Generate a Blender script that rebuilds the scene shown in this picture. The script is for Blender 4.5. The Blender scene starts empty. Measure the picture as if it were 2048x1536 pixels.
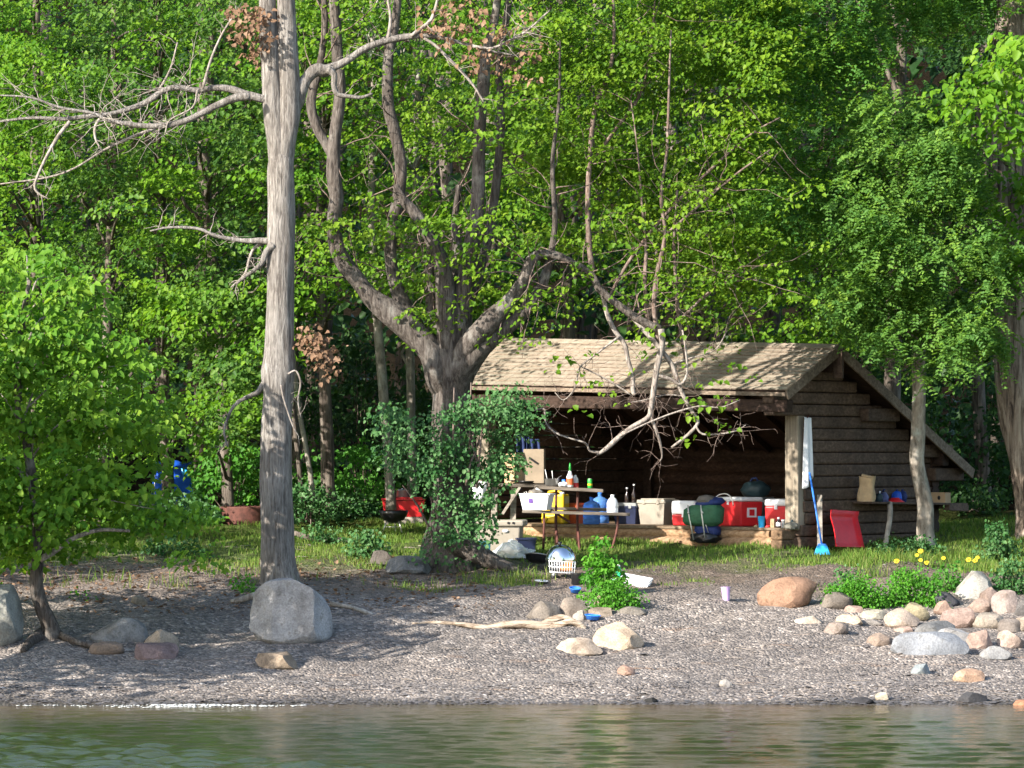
import bpy, math, random
import numpy as np
from mathutils import Vector, Matrix, Euler, noise

random.seed(11)
rng = np.random.default_rng(11)
SC = bpy.context.scene
COL = SC.collection
R = math.radians

# ------------------------------------------------------------------ camera
F, HOR, CAMZ = 8400.0, 900.0, 2.9          # focal length in photo pixels, horizon row, eye height (m)
cam_d = bpy.data.cameras.new('camera')
cam = bpy.data.objects.new('camera', cam_d); COL.objects.link(cam)
cam.location = (0, 0, CAMZ); cam.rotation_euler = (R(90), 0, 0)
cam_d.sensor_width = 36.0; cam_d.lens = 36.0 * F / 2048.0
cam_d.shift_y = (HOR - 768.0) / 2048.0
cam_d.clip_start = 0.5; cam_d.clip_end = 2000.0
SC.camera = cam

# ------------------------------------------------------------------ sky and sun
SUN = Vector((-0.69, -0.57, 0.47)).normalized()
w = bpy.data.worlds.new('World'); SC.world = w; w.use_nodes = True
nt = w.node_tree; bg = nt.nodes['Background']
sky = nt.nodes.new('ShaderNodeTexSky'); sky.sky_type = 'NISHITA'; sky.sun_disc = False
sky.sun_elevation = math.asin(SUN.z); sky.sun_rotation = math.atan2(SUN.x, SUN.y)
sky.air_density = 1.0; sky.dust_density = 1.2; sky.ozone_density = 1.0
nt.links.new(sky.outputs[0], bg.inputs[0]); bg.inputs[1].default_value = 0.145
sd = bpy.data.lights.new('sun', 'SUN'); sd.energy = 4.6; sd.angle = R(0.5); sd.color = (1.0, 0.925, 0.82)
so = bpy.data.objects.new('sun', sd); COL.objects.link(so)
so.rotation_euler = (-SUN).to_track_quat('-Z', 'Y').to_euler(); so.location = (-30, -10, 30)
SC.view_settings.view_transform = 'Standard'; SC.view_settings.look = 'None'
SC.view_settings.exposure = 1.5; SC.view_settings.gamma = 1.0
SC.view_settings.use_curve_mapping = False
SC.render.engine = 'CYCLES'
SC.cycles.max_bounces = 8; SC.cycles.diffuse_bounces = 3; SC.cycles.transmission_bounces = 4
SC.cycles.transparent_max_bounces = 8
SC.cycles.use_denoising = True

# ------------------------------------------------------------------ helpers: space
def W(u, v, Y):
    return Vector(((u - 1024.0) * Y / F, Y, CAMZ - (v - HOR) * Y / F))
_PY = np.array([-400, 20, 40, 46.5, 47.8, 48.6, 50, 52, 54, 56, 58, 60, 63, 66, 70, 80, 100, 130, 180, 300, 900], float)
_PZ = np.array([-3, -2, -.8, -.12, 0, .10, .30, .62, .95, 1.14, 1.30, 1.46, 1.62, 1.80, 2.0, 2.4, 3.4, 8, 24, 40, 60], float)
def ground(x, y):
    x = np.asarray(x, float); y = np.asarray(y, float)
    s = .12 * np.sin(.45 * x + 1.0) + .05 * np.sin(1.3 * x) + .03 * np.sin(2.9 * x + .5)
    s = s - 3.6 * np.clip((-8.4 - x) / 1.8, 0, 1)          # the shore runs out to a low point left of the frame
    z = np.interp(y - s, _PY, _PZ)
    a = np.clip((y - 48.3) / 3.0, 0, 1)
    n = .03 * np.sin(1.3 * x + .9 * y) + .025 * np.sin(2.3 * x - 1.7 * y + 1) + .015 * np.sin(4.1 * x + 3.3 * y + 2) + .012 * np.sin(7.3 * x - 5.1 * y)
    berm = .05 * np.exp(-((y - s - 48.7) / .35) ** 2) * (1 + .6 * np.sin(1.9 * x))
    return z + n * a + berm
def gz(x, y): return float(ground(x, y))
def G(u, v):
    """the point of the ground seen at photo pixel (u, v)"""
    Ys = np.arange(47.2, 110, .02)
    X = (u - 1024.0) * Ys / F; Z = CAMZ - (v - HOR) * Ys / F
    d = Z - ground(X, Ys)
    i = int(np.argmax(d < 0)) if (d < 0).any() else len(Ys) - 1
    return Vector((X[i], Ys[i], float(ground(X[i], Ys[i]))))

# ------------------------------------------------------------------ helpers: mesh
def unit(a):
    return a / np.maximum(np.linalg.norm(a, axis=-1, keepdims=True), 1e-9)

class MB:
    def __init__(s): s.v = []; s.f = []
    def add(s, vs, fs):
        o = len(s.v); s.v.extend([tuple(map(float, p)) for p in vs]); s.f.extend([tuple(i + o for i in f) for f in fs]); return s
    def box(s, c, sz, M=None, taper=1.0):
        """taper: size of the bottom relative to the top"""
        vs = []
        for z in (-1, 1):
            t = taper if z < 0 else 1.0
            for x, y in ((-1, -1), (1, -1), (1, 1), (-1, 1)):
                p = Vector((x * sz[0] / 2 * t, y * sz[1] / 2 * t, z * sz[2] / 2))
                if M is not None: p = M @ p
                vs.append(p + Vector(c))
        return s.add(vs, [(3, 2, 1, 0), (4, 5, 6, 7), (0, 1, 5, 4), (1, 2, 6, 5), (2, 3, 7, 6), (3, 0, 4, 7)])
    def beam(s, a, b, wx, wz, up=(0, 0, 1)):
        a = Vector(a); b = Vector(b); d = (b - a); L = d.length; d.normalize()
        x = d.cross(Vector(up)); x.normalize(); z = x.cross(d)
        M = Matrix((x, d, z)).transposed()
        return s.box((a + b) / 2, (wx, L, wz), M)
    def tube(s, pts, n=8, cap=True, wob=0.0, flat=1.0):
        """pts: (x, y, z, r) rows"""
        P = np.array([tuple(p)[:4] for p in pts], float); m = len(P)
        c = P[:, :3]; r = P[:, 3]
        t = np.gradient(c, axis=0); t = unit(t)
        ref = np.array([1.0, 0.0, 0.0]) if abs(t[0][0]) < .8 else np.array([0, 0, 1.0])
        x = np.cross(ref, t[0]); x /= np.linalg.norm(x)
        ang = np.arange(n) * 2 * math.pi / n
        out = np.zeros((m, n, 3))
        ph = rng.uniform(0, 6.28, 4)
        for i in range(m):
            x = x - t[i] * np.dot(x, t[i]); x /= max(np.linalg.norm(x), 1e-9); y = np.cross(t[i], x)
            rr = r[i]
            if wob:
                rr = r[i] * (1 + wob * (np.sin(2 * ang + ph[0] + i * .35) + .6 * np.sin(3 * ang + ph[1] - i * .5) + .5 * np.sin(5 * ang + ph[2] + i * .8)))
            rr = np.broadcast_to(rr, (n,))
            out[i] = c[i] + (np.cos(ang) * rr)[:, None] * x + (np.sin(ang) * rr * flat)[:, None] * y
        fs = [(i * n + k, i * n + (k + 1) % n, (i + 1) * n + (k + 1) % n, (i + 1) * n + k) for i in range(m - 1) for k in range(n)]
        if cap:
            fs.append(tuple(range(n - 1, -1, -1))); fs.append(tuple((m - 1) * n + k for k in range(n)))
        return s.add(out.reshape(-1, 3), fs)
    def lathe(s, prof, c=(0, 0, 0), n=20, M=None, sx=1.0, sy=1.0):
        vs = []; m = len(prof)
        for r, z in prof:
            for k in range(n):
                a = 2 * math.pi * k / n; p = Vector((r * sx * math.cos(a), r * sy * math.sin(a), z))
                if M is not None: p = M @ p
                vs.append(p + Vector(c))
        fs = [(i * n + k, i * n + (k + 1) % n, (i + 1) * n + (k + 1) % n, (i + 1) * n + k) for i in range(m - 1) for k in range(n)]
        fs.append(tuple(range(n - 1, -1, -1))); fs.append(tuple((m - 1) * n + k for k in range(n)))
        return s.add(vs, fs)

def smooth_path(pts, k=4):
    P = np.array(pts, float)
    if len(P) < 3: return P
    Q = np.vstack([2 * P[0] - P[1], P, 2 * P[-1] - P[-2]]); out = []
    for i in range(1, len(Q) - 2):
        p0, p1, p2, p3 = Q[i - 1:i + 3]
        for j in range(k):
            t = j / k
            out.append(.5 * ((2 * p1) + (-p0 + p2) * t + (2 * p0 - 5 * p1 + 4 * p2 - p3) * t * t + (-p0 + 3 * p1 - 3 * p2 + p3) * t ** 3))
    out.append(P[-1]); out = np.array(out)
    out[:, 3] = np.maximum(out[:, 3], .0008) if out.shape[1] > 3 else out[:, 3:].sum()
    return out
def px(path, Y, k=4, dy=None):
    """(u, v, half width px[, metres nearer(-)/farther(+)]) rows -> smoothed (x, y, z, r) path standing round distance Y"""
    out = []
    for row in path:
        yy = Y + (row[3] if len(row) > 3 else 0.0)
        p = W(row[0], row[1], yy); out.append((p.x, p.y, p.z, row[2] * yy / F))
    return smooth_path(out, k)

ORG = {}
def new_obj(name, mesh, parent=None):
    o = bpy.data.objects.new(name, mesh); COL.objects.link(o)
    if parent is not None: o.parent = parent
    return o
def thing(name, label, cat, loc=(0, 0, 0), rz=0.0, group=None):
    o = bpy.data.objects.new(name, None); COL.objects.link(o); o.empty_display_size = .1
    o.location = loc; o.rotation_euler = (0, 0, rz); o['label'] = label; o['category'] = cat
    if group: o['group'] = group
    ORG[o.name] = Vector(loc)
    return o
def tag(o, label=None, cat=None, kind=None, group=None):
    if label: o['label'] = label
    if cat: o['category'] = cat
    if kind: o['kind'] = kind
    if group: o['group'] = group
    return o
def mesh_of(name, mb, mat, smooth=True):
    me = bpy.data.meshes.new(name); me.from_pydata(mb.v, [], mb.f); me.update()
    if mat is not None: me.materials.append(mat)
    if smooth: me.polygons.foreach_set('use_smooth', np.ones(len(me.polygons), bool))
    return me
def part(name, mb, mat, parent=None, smooth=True, bevel=0.0, world=False, subsurf=0):
    """link an MB as ONE mesh object; world=True: its points are world points under an unrotated root"""
    if world and parent is not None:
        o = root_org(parent); mb.v = [(a - o.x, b - o.y, c - o.z) for a, b, c in mb.v]
    ob = new_obj(name, mesh_of(name, mb, mat, smooth), parent)
    if bevel:
        m = ob.modifiers.new('bevel', 'BEVEL'); m.width = bevel; m.segments = 2; m.limit_method = 'ANGLE'; m.angle_limit = R(40)
        if smooth:
            ob.data.polygons.foreach_set('use_smooth', np.zeros(len(ob.data.polygons), bool))
    if subsurf:
        m = ob.modifiers.new('subsurf', 'SUBSURF'); m.levels = subsurf; m.render_levels = subsurf
    return ob
def root_org(o):
    while o.parent is not None: o = o.parent
    return ORG.get(o.name, Vector((0, 0, 0)))
def np_mesh(name, V, Q, mat, tint=None, nper=4, smooth=False):
    """fast mesh from arrays; Q: (n, nper) vertex indices"""
    me = bpy.data.meshes.new(name); nf = len(Q)
    me.vertices.add(len(V)); me.vertices.foreach_set('co', np.ascontiguousarray(V, np.float32).ravel())
    me.loops.add(nf * nper); me.loops.foreach_set('vertex_index', np.ascontiguousarray(Q, np.int32).ravel())
    me.polygons.add(nf); me.polygons.foreach_set('loop_start', np.arange(0, nf * nper, nper, dtype=np.int32))
    me.update(calc_edges=True)
    if smooth: me.polygons.foreach_set('use_smooth', np.ones(nf, bool))
    if tint is not None:
        a = me.attributes.new('tint', 'FLOAT', 'POINT'); a.data.foreach_set('value', np.ascontiguousarray(tint, np.float32))
    me.materials.append(mat)
    return me

# ------------------------------------------------------------------ helpers: leaves
def leaf_arrays(P, N, T, S, wid=.42, fold=.18):
    N = unit(N); B = unit(np.cross(N, T)); T = np.cross(B, N); S = np.asarray(S)[:, None]
    def pt(x, y, z): return P + S * (x * B + y * T + z * N)
    V = np.stack([pt(0, 0, 0), pt(wid, .22, fold), pt(wid * .72, .68, fold * .7), pt(0, 1, -.08), pt(-wid * .72, .68, fold * .7), pt(-wid, .22, fold)], 1)
    n = len(P); b = np.arange(n)[:, None] * 6
    Q = np.stack([b + np.array([0, 1, 2, 3]), b + np.array([0, 3, 4, 5])], 1).reshape(-1, 4)
    return V.reshape(-1, 3), Q
def spray_leaves(C, n, rad, size, droop=.5, thick=.13, up=.85, out=(-.35, -.45, 0), jit=.42, tint_c=None):
    """C: (M,3) spray centres; every spray is a drooping flat fan of n leaves"""
    C = np.asarray(C, float); M = len(C)
    rad = np.broadcast_to(np.asarray(rad, float), (M,))
    c = np.repeat(C, n, 0); rr = np.repeat(rad, n); k = M * n
    a = rng.uniform(0, 6.283, k); q = np.sqrt(rng.uniform(0, 1, k))
    tilt = np.repeat(rng.normal(0, .25, (M, 2)), n, 0)
    dx = np.cos(a) * q; dy = np.sin(a) * q
    dz = -droop * q * q * .6 + rng.normal(0, thick, k) * .6 + tilt[:, 0] * dx + tilt[:, 1] * dy
    P = c + np.stack([dx, dy, dz], 1) * rr[:, None]
    N = np.stack([dx * .3, dy * .3, np.full(k, up)], 1) + np.array(out) + rng.normal(0, jit, (k, 3))
    T = np.stack([dx, dy, -.55 - .3 * q], 1) + rng.normal(0, .35, (k, 3))
    S = size * rng.uniform(.45, 1.25, k) * np.repeat(rng.uniform(.8, 1.2, M), n)
    tc = rng.uniform(0, 1, M) if tint_c is None else tint_c
    tint = np.clip(.62 * np.repeat(tc, n) + .45 * rng.uniform(0, 1, k) - .03, 0, 1)
    return P, N, T, S, tint
def frond_leaves(C, n, L, size, pairs=8, droop=.6):
    """feathery sprays: every spray is n arching fronds carrying pairs of small leaflets"""
    C = np.asarray(C, float); M = len(C); k = M * n
    c = np.repeat(C, n, 0); a = rng.uniform(0, 6.283, k)
    d = np.stack([np.cos(a), np.sin(a), rng.normal(-.15, .3, k)], 1); d = unit(d)
    side = unit(np.cross(d, np.array([0, 0, 1.0]) + rng.normal(0, .25, (k, 3))))
    LL = L * rng.uniform(.7, 1.2, k)
    base = c + rng.normal(0, L * .45, (k, 3))
    Ps, Ns, Ts, ti = [], [], [], []
    tc = np.repeat(rng.uniform(0, 1, M), n)
    for j in range(pairs):
        t = (j + .6) / pairs
        p = base + d * (LL * t)[:, None]; p[:, 2] -= droop * LL * t * t
        for s in (-1, 1):
            Ps.append(p); Ts.append(side * s + d * .35 + np.array([0, 0, -.25]) + rng.normal(0, .15, (k, 3)))
            Ns.append(np.cross(side, d) * np.where(np.cross(side, d)[:, 2:3] < 0, -1, 1) + np.array([-.25, -.35, .1]) + rng.normal(0, .3, (k, 3)))
            ti.append(np.clip(.6 * tc + .4 * rng.uniform(0, 1, k), 0, 1))
    P = np.concatenate(Ps); return P, np.concatenate(Ns), np.concatenate(Ts), size * rng.uniform(.8, 1.2, len(P)), np.concatenate(ti)
def crown(name, arrs, mat, parent, wid=.42, kind='stuff'):
    P, N, T, S, tint = arrs
    o = root_org(parent) if parent is not None else Vector((0, 0, 0))
    V, Q = leaf_arrays(P, N, T, S, wid)
    V = V - np.array(o)
    ob = new_obj(name, np_mesh(name, V, Q, mat, np.repeat(tint, 6)), parent)
    if kind: ob['kind'] = kind
    return ob
def in_poly(u, v, poly):
    poly = np.array(poly, float); n = len(poly); inside = np.zeros(len(u), bool); j = n - 1
    for i in range(n):
        xi, yi = poly[i]; xj, yj = poly[j]
        c = ((yi > v) != (yj > v)) & (u < (xj - xi) * (v - yi) / (yj - yi + 1e-12) + xi)
        inside ^= c; j = i
    return inside
def region(poly, Y0, Y1, n, gap=.0, nsc=.9, seed=0):
    """n spray centres filling the volume whose outline, seen from the lake, is poly, between the distances Y0 and Y1, with noisy gaps"""
    poly = np.array(poly, float); lo = poly.min(0); hi = poly.max(0); out = []
    while len(out) < n:
        u = rng.uniform(lo[0], hi[0], 2000); v = rng.uniform(lo[1], hi[1], 2000); y = rng.uniform(Y0, Y1, 2000)
        ok = in_poly(u, v, poly)
        for a, b, c in zip(u[ok], v[ok], y[ok]):
            p = W(a, b, c)
            if gap is not None and noise.noise(Vector((p.x * nsc, p.y * nsc, p.z * nsc * 1.7)) + Vector((seed * 7.1, 0, 0))) + .35 * noise.noise(p * nsc * 2.7) < gap - .16: continue
            out.append(p)
            if len(out) >= n: break
    return np.array([tuple(p) for p in out])
# ------------------------------------------------------------------ materials
def mat_base(name):
    m = bpy.data.materials.new(name); m.use_nodes = True
    nt = m.node_tree; b = nt.nodes['Principled BSDF']
    return m, nt, b, nt.nodes.new, nt.links.new
def ramp(nt, stops):
    r = nt.nodes.new('ShaderNodeValToRGB'); e = r.color_ramp.elements
    while len(e) < len(stops): e.new(.5)
    for i, (p, c) in enumerate(stops):
        e[i].position = p; e[i].color = (*c, 1)
    return r
def noise_node(nt, scale, detail=4, vec=None, rough=.6):
    n = nt.nodes.new('ShaderNodeTexNoise'); n.inputs['Scale'].default_value = scale; n.inputs['Detail'].default_value = detail
    n.inputs['Roughness'].default_value = rough
    if vec is not None: nt.links.new(vec, n.inputs['Vector'])
    return n
def scaled_coord(nt, sc, src='Object'):
    t = nt.nodes.new('ShaderNodeTexCoord'); m = nt.nodes.new('ShaderNodeMapping'); m.inputs['Scale'].default_value = sc
    nt.links.new(t.outputs[src], m.inputs[0]); return m.outputs[0]
def bump(nt, h, strength, dist, b):
    n = nt.nodes.new('ShaderNodeBump'); n.inputs['Strength'].default_value = strength; n.inputs['Distance'].default_value = dist
    nt.links.new(h, n.inputs['Height']); nt.links.new(n.outputs[0], b.inputs['Normal']); return n
def mixc(nt, fac, a, b, mode='MIX'):
    m = nt.nodes.new('ShaderNodeMix'); m.data_type = 'RGBA'; m.blend_type = mode
    for sock, val in ((m.inputs[0], fac), (m.inputs[6], a), (m.inputs[7], b)):
        if hasattr(val, 'is_linked') or hasattr(val, 'links'): nt.links.new(val, sock)
        elif isinstance(val, (int, float)): sock.default_value = val
        else: sock.default_value = (*val, 1)
    return m.outputs[2]
def math_node(nt, op, a, b=None, clamp=False):
    m = nt.nodes.new('ShaderNodeMath'); m.operation = op; m.use_clamp = clamp
    for i, val in enumerate((a, b)):
        if val is None: continue
        if isinstance(val, (int, float)): m.inputs[i].default_value = val
        else: nt.links.new(val, m.inputs[i])
    return m.outputs[0]

def plain(name, col, rough=.5, metal=0.0, spec=.4, mottle=.12, scale=9.0, bumpd=0.0):
    """a worn solid colour: slight mottling and dirt, never perfectly flat"""
    m, nt, b, N, L = mat_base(name)
    n = noise_node(nt, scale, 5, scaled_coord(nt, (1, 1, 1)))
    d = tuple(c * (1 - mottle * 2.2) for c in col); e = tuple(min(1, c * (1 + mottle)) for c in col)
    r = ramp(nt, [(.25, d), (.55, col), (.8, e)]); L(n.outputs[0], r.inputs[0]); L(r.outputs[0], b.inputs['Base Color'])
    b.inputs['Roughness'].default_value = rough; b.inputs['Metallic'].default_value = metal
    b.inputs['Specular IOR Level'].default_value = spec
    if bumpd: bump(nt, n.outputs[0], .6, bumpd, b)
    return m
def leafmat(name, cols, trans=.35, rough=.5, tcol=None):
    m, nt, b, N, L = mat_base(name)
    a = N('ShaderNodeAttribute'); a.attribute_name = 'tint'
    st = [(i / (len(cols) - 1), c) for i, c in enumerate(cols)]
    r = ramp(nt, st); L(a.outputs['Fac'], r.inputs[0]); L(r.outputs[0], b.inputs['Base Color'])
    b.inputs['Roughness'].default_value = rough; b.inputs['Specular IOR Level'].default_value = .16
    t = N('ShaderNodeBsdfTranslucent')
    tc = mixc(nt, 1.0, r.outputs[0], tcol or (1.25, 1.25, .5), 'MULTIPLY'); L(tc, t.inputs[0])
    mx = N('ShaderNodeMixShader'); mx.inputs[0].default_value = trans
    L(b.outputs[0], mx.inputs[1]); L(t.outputs[0], mx.inputs[2])
    L(mx.outputs[0], nt.nodes['Material Output'].inputs[0])
    return m
def barkmat(name, dark, mid, light, vs=22.0, hs=3.0, bd=.03, lichen=None):
    m, nt, b, N, L = mat_base(name)
    co = scaled_coord(nt, (vs, vs, hs))
    n = noise_node(nt, 1.0, 8, co, .7); n.inputs['Distortion'].default_value = .45
    n2 = noise_node(nt, 1.7, 3, scaled_coord(nt, (1, 1, 1)))
    r = ramp(nt, [(.38, dark), (.49, mid), (.62, light)]); L(n.outputs[0], r.inputs[0])
    r2 = ramp(nt, [(.35, (.72, .7, .68)), (.65, (1.12, 1.12, 1.12))]); L(n2.outputs[0], r2.inputs[0])
    c = mixc(nt, 1.0, r.outputs[0], r2.outputs[0], 'MULTIPLY')
    if lichen:
        n3 = noise_node(nt, 5.0, 4, scaled_coord(nt, (1, 1, .7)))
        f = ramp(nt, [(.58, (0, 0, 0)), (.70, (1, 1, 1))]); L(n3.outputs[0], f.inputs[0])
        c = mixc(nt, f.outputs[0], c, lichen)
    L(c, b.inputs['Base Color']); b.inputs['Roughness'].default_value = .9; b.inputs['Specular IOR Level'].default_value = .15
    bump(nt, n.outputs[0], .9, bd, b)
    return m
def woodmat(name, dark, mid, light, along='x', rough=.75, gs=26.0):
    m, nt, b, N, L = mat_base(name)
    sc = {'x': (1.2, gs, gs), 'y': (gs, 1.2, gs), 'z': (gs, gs, 1.2)}[along]
    n = noise_node(nt, 1.0, 5, scaled_coord(nt, sc)); n2 = noise_node(nt, 2.2, 4, scaled_coord(nt, (1, 1, 1)))
    r = ramp(nt, [(.3, dark), (.52, mid), (.72, light)]); L(n.outputs[0], r.inputs[0])
    r2 = ramp(nt, [(.3, (.6, .58, .56)), (.7, (1.15, 1.12, 1.1))]); L(n2.outputs[0], r2.inputs[0])
    oi = N('ShaderNodeObjectInfo'); rv = ramp(nt, [(0, (.78, .78, .78)), (1, (1.15, 1.13, 1.1))]); L(oi.outputs['Random'], rv.inputs[0])
    c = mixc(nt, 1.0, mixc(nt, 1.0, r.outputs[0], r2.outputs[0], 'MULTIPLY'), rv.outputs[0], 'MULTIPLY')
    L(c, b.inputs['Base Color']); b.inputs['Roughness'].default_value = rough; b.inputs['Specular IOR Level'].default_value = .25
    bump(nt, n.outputs[0], .6, .008, b)
    return m

# foliage
M_BASS = leafmat('basswood_leaf', [(0.044, 0.113, 0.009), (0.084, 0.178, 0.012), (0.128, 0.232, 0.016), (0.187, 0.286, 0.024)], .42)
M_MAPLE = leafmat('maple_leaf', [(0.041, 0.124, 0.010), (0.077, 0.187, 0.013), (0.113, 0.232, 0.016), (0.170, 0.289, 0.024)], .42)
M_MAPLE2 = leafmat('maple_leaf_cool', [(.030, .085, .016), (.055, .130, .022), (.085, .175, .026), (.13, .22, .035)], .38)
M_YOUNG = leafmat('young_tree_leaf', [(0.057, 0.160, 0.016), (0.094, 0.218, 0.020), (0.135, 0.266, 0.026), (0.211, 0.331, 0.038)], .45)
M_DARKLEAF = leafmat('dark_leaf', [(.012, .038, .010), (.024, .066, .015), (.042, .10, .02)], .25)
M_LOCUST = leafmat('locust_leaflet', [(0.047, 0.133, 0.027), (0.074, 0.190, 0.035), (0.113, 0.237, 0.035), (0.180, 0.300, 0.034)], .45)
M_LOCUST2 = leafmat('locust_leaflet_cool', [(0.052, 0.131, 0.030), (0.086, 0.194, 0.040), (0.127, 0.247, 0.046), (0.190, 0.315, 0.043)], .45)
M_SUCKER = leafmat('sucker_leaf', [(0.022, 0.076, 0.023), (0.037, 0.110, 0.030), (0.067, 0.157, 0.052), (0.115, 0.213, 0.081)], .25, .45)
M_SHRUB = leafmat('shrub_leaf', [(0.038, 0.143, 0.017), (0.064, 0.204, 0.025), (0.102, 0.265, 0.040)], .42)
M_HERB = leafmat('herb_leaf', [(0.039, 0.153, 0.016), (0.074, 0.235, 0.021), (0.117, 0.305, 0.032)], .40)
M_GRASS = leafmat('grass_blade', [(.050, .115, .016), (.085, .165, .022), (.13, .20, .035), (.26, .25, .10)], .30, .6)
M_DEAD = leafmat('dead_leaf', [(.11, .065, .04), (.19, .115, .07), (.27, .18, .12)], .25, .8, (1.1, .9, .7))
# bark and wood
M_BARKDEAD = barkmat('grey_ridged_bark', (.11, .098, .088), (.22, .202, .184), (.325, .305, .28), 34, 4.0, .06)
M_BARKBASS = barkmat('basswood_bark', (.045, .037, .032), (.094, .080, .070), (.155, .136, .12), 26, 5.0, .045, (.20, .185, .165))
M_BARKDARK = barkmat('forest_bark', (.05, .04, .034), (.12, .10, .085), (.2, .175, .15), 18, 2.5, .025)
M_BARKPALE = barkmat('pale_smooth_bark', (.14, .12, .1), (.25, .225, .19), (.36, .33, .29), 12, 4.0, .012, (.36, .38, .33))
M_BARKFUR = barkmat('furrowed_bark', (.045, .034, .03), (.20, .16, .13), (.36, .31, .26), 13, 1.3, .06)
M_TWIG = barkmat('reddish_twig', (0.085, 0.057, 0.045), (0.162, 0.119, 0.100), (0.238, 0.190, 0.165), 30, 9, .004)
M_TWIGGREY = barkmat('grey_twig', (.12, .10, .088), (.235, .205, .18), (.36, .325, .29), 30, 9, .004)
M_DRIFT = barkmat('driftwood_grain', (.15, .105, .07), (.37, .30, .23), (.50, .43, .35), 5, 26, .03)
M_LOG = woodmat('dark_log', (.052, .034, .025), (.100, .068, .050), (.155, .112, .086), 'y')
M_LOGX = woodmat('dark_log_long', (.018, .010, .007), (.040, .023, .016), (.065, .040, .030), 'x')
M_SILL = woodmat('tan_sill_log', (.20, .12, .065), (.36, .235, .14), (.47, .33, .21), 'x')
M_SILLD = woodmat('brown_sill_log', (.09, .055, .032), (.17, .11, .066), (.25, .165, .10), 'y')
M_POST = woodmat('weathered_post', (.15, .125, .095), (.27, .235, .185), (.38, .335, .27), 'z')
M_PLANK = woodmat('floor_plank', (.12, .085, .055), (.22, .165, .11), (.33, .26, .18), 'x')
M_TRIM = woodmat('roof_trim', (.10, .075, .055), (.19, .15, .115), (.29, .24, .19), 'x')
M_GREYWOOD = woodmat('grey_board', (.20, .18, .155), (.33, .305, .27), (.44, .41, .37), 'x')
M_TABLEWOOD = woodmat('table_board', (.10, .085, .07), (.19, .165, .14), (.28, .25, .215), 'x')
M_GREYPOLE = woodmat('grey_pole', (.22, .2, .175), (.36, .335, .3), (.46, .43, .39), 'z')

# shingles
def shinglemat():
    m, nt, b, N, L = mat_base('roof_shingle')
    co = scaled_coord(nt, (7, 7, 7)); n = noise_node(nt, 1.0, 4, co)
    g = noise_node(nt, 130.0, 2, scaled_coord(nt, (1, 1, 1)))
    big = noise_node(nt, .9, 3, scaled_coord(nt, (1, 1, 1)))
    r = ramp(nt, [(.3, (.225, .185, .148)), (.5, (.285, .24, .195)), (.7, (.345, .30, .25))]); L(n.outputs[0], r.inputs[0])
    rg = ramp(nt, [(.3, (.75, .75, .75)), (.7, (1.2, 1.2, 1.2))]); L(g.outputs[0], rg.inputs[0])
    rb = ramp(nt, [(.38, (.82, .86, .80)), (.6, (1.05, 1.03, 1.0))]); L(big.outputs[0], rb.inputs[0])
    c = mixc(nt, 1.0, mixc(nt, 1.0, r.outputs[0], rg.outputs[0], 'MULTIPLY'), rb.outputs[0], 'MULTIPLY')
    L(c, b.inputs['Base Color']); b.inputs['Roughness'].default_value = .95; b.inputs['Specular IOR Level'].default_value = .1
    bump(nt, g.outputs[0], .5, .004, b)
    return m
M_SHINGLE = shinglemat()

def rockmat():
    m, nt, b, N, L = mat_base('rock_surface')
    oi = N('ShaderNodeObjectInfo')
    add = N('ShaderNodeVectorMath'); add.operation = 'ADD'
    sc = N('ShaderNodeVectorMath'); sc.operation = 'SCALE'; sc.inputs[0].default_value = (37.0, 19.0, 53.0)
    L(oi.outputs['Random'], sc.inputs['Scale'])
    tc = N('ShaderNodeTexCoord'); L(tc.outputs['Object'], add.inputs[0]); L(sc.outputs[0], add.inputs[1])
    n = noise_node(nt, 4.5, 7, add.outputs[0], .62); fine = noise_node(nt, 45.0, 3, add.outputs[0])
    blot = noise_node(nt, 9.0, 5, add.outputs[0], .7)
    r = ramp(nt, [(.3, (.50, .48, .46)), (.5, (.95, .95, .95)), (.7, (1.32, 1.30, 1.27))]); L(n.outputs[0], r.inputs[0])
    r2 = ramp(nt, [(.3, (.72, .72, .72)), (.65, (1.15, 1.15, 1.15))]); L(fine.outputs[0], r2.inputs[0])
    r3 = ramp(nt, [(.56, (1, 1, 1)), (.66, (.60, .59, .56))]); L(blot.outputs[0], r3.inputs[0])
    c = mixc(nt, 1.0, oi.outputs['Color'], r.outputs[0], 'MULTIPLY'); c = mixc(nt, 1.0, c, r2.outputs[0], 'MULTIPLY'); c = mixc(nt, 1.0, c, r3.outputs[0], 'MULTIPLY')
    L(c, b.inputs['Base Color']); b.inputs['Roughness'].default_value = .88; b.inputs['Specular IOR Level'].default_value = .2
    h = math_node(nt, 'ADD', n.outputs[0], math_node(nt, 'MULTIPLY', fine.outputs[0], .25))
    bump(nt, h, .7, .03, b)
    return m
M_ROCK = rockmat()

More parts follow.
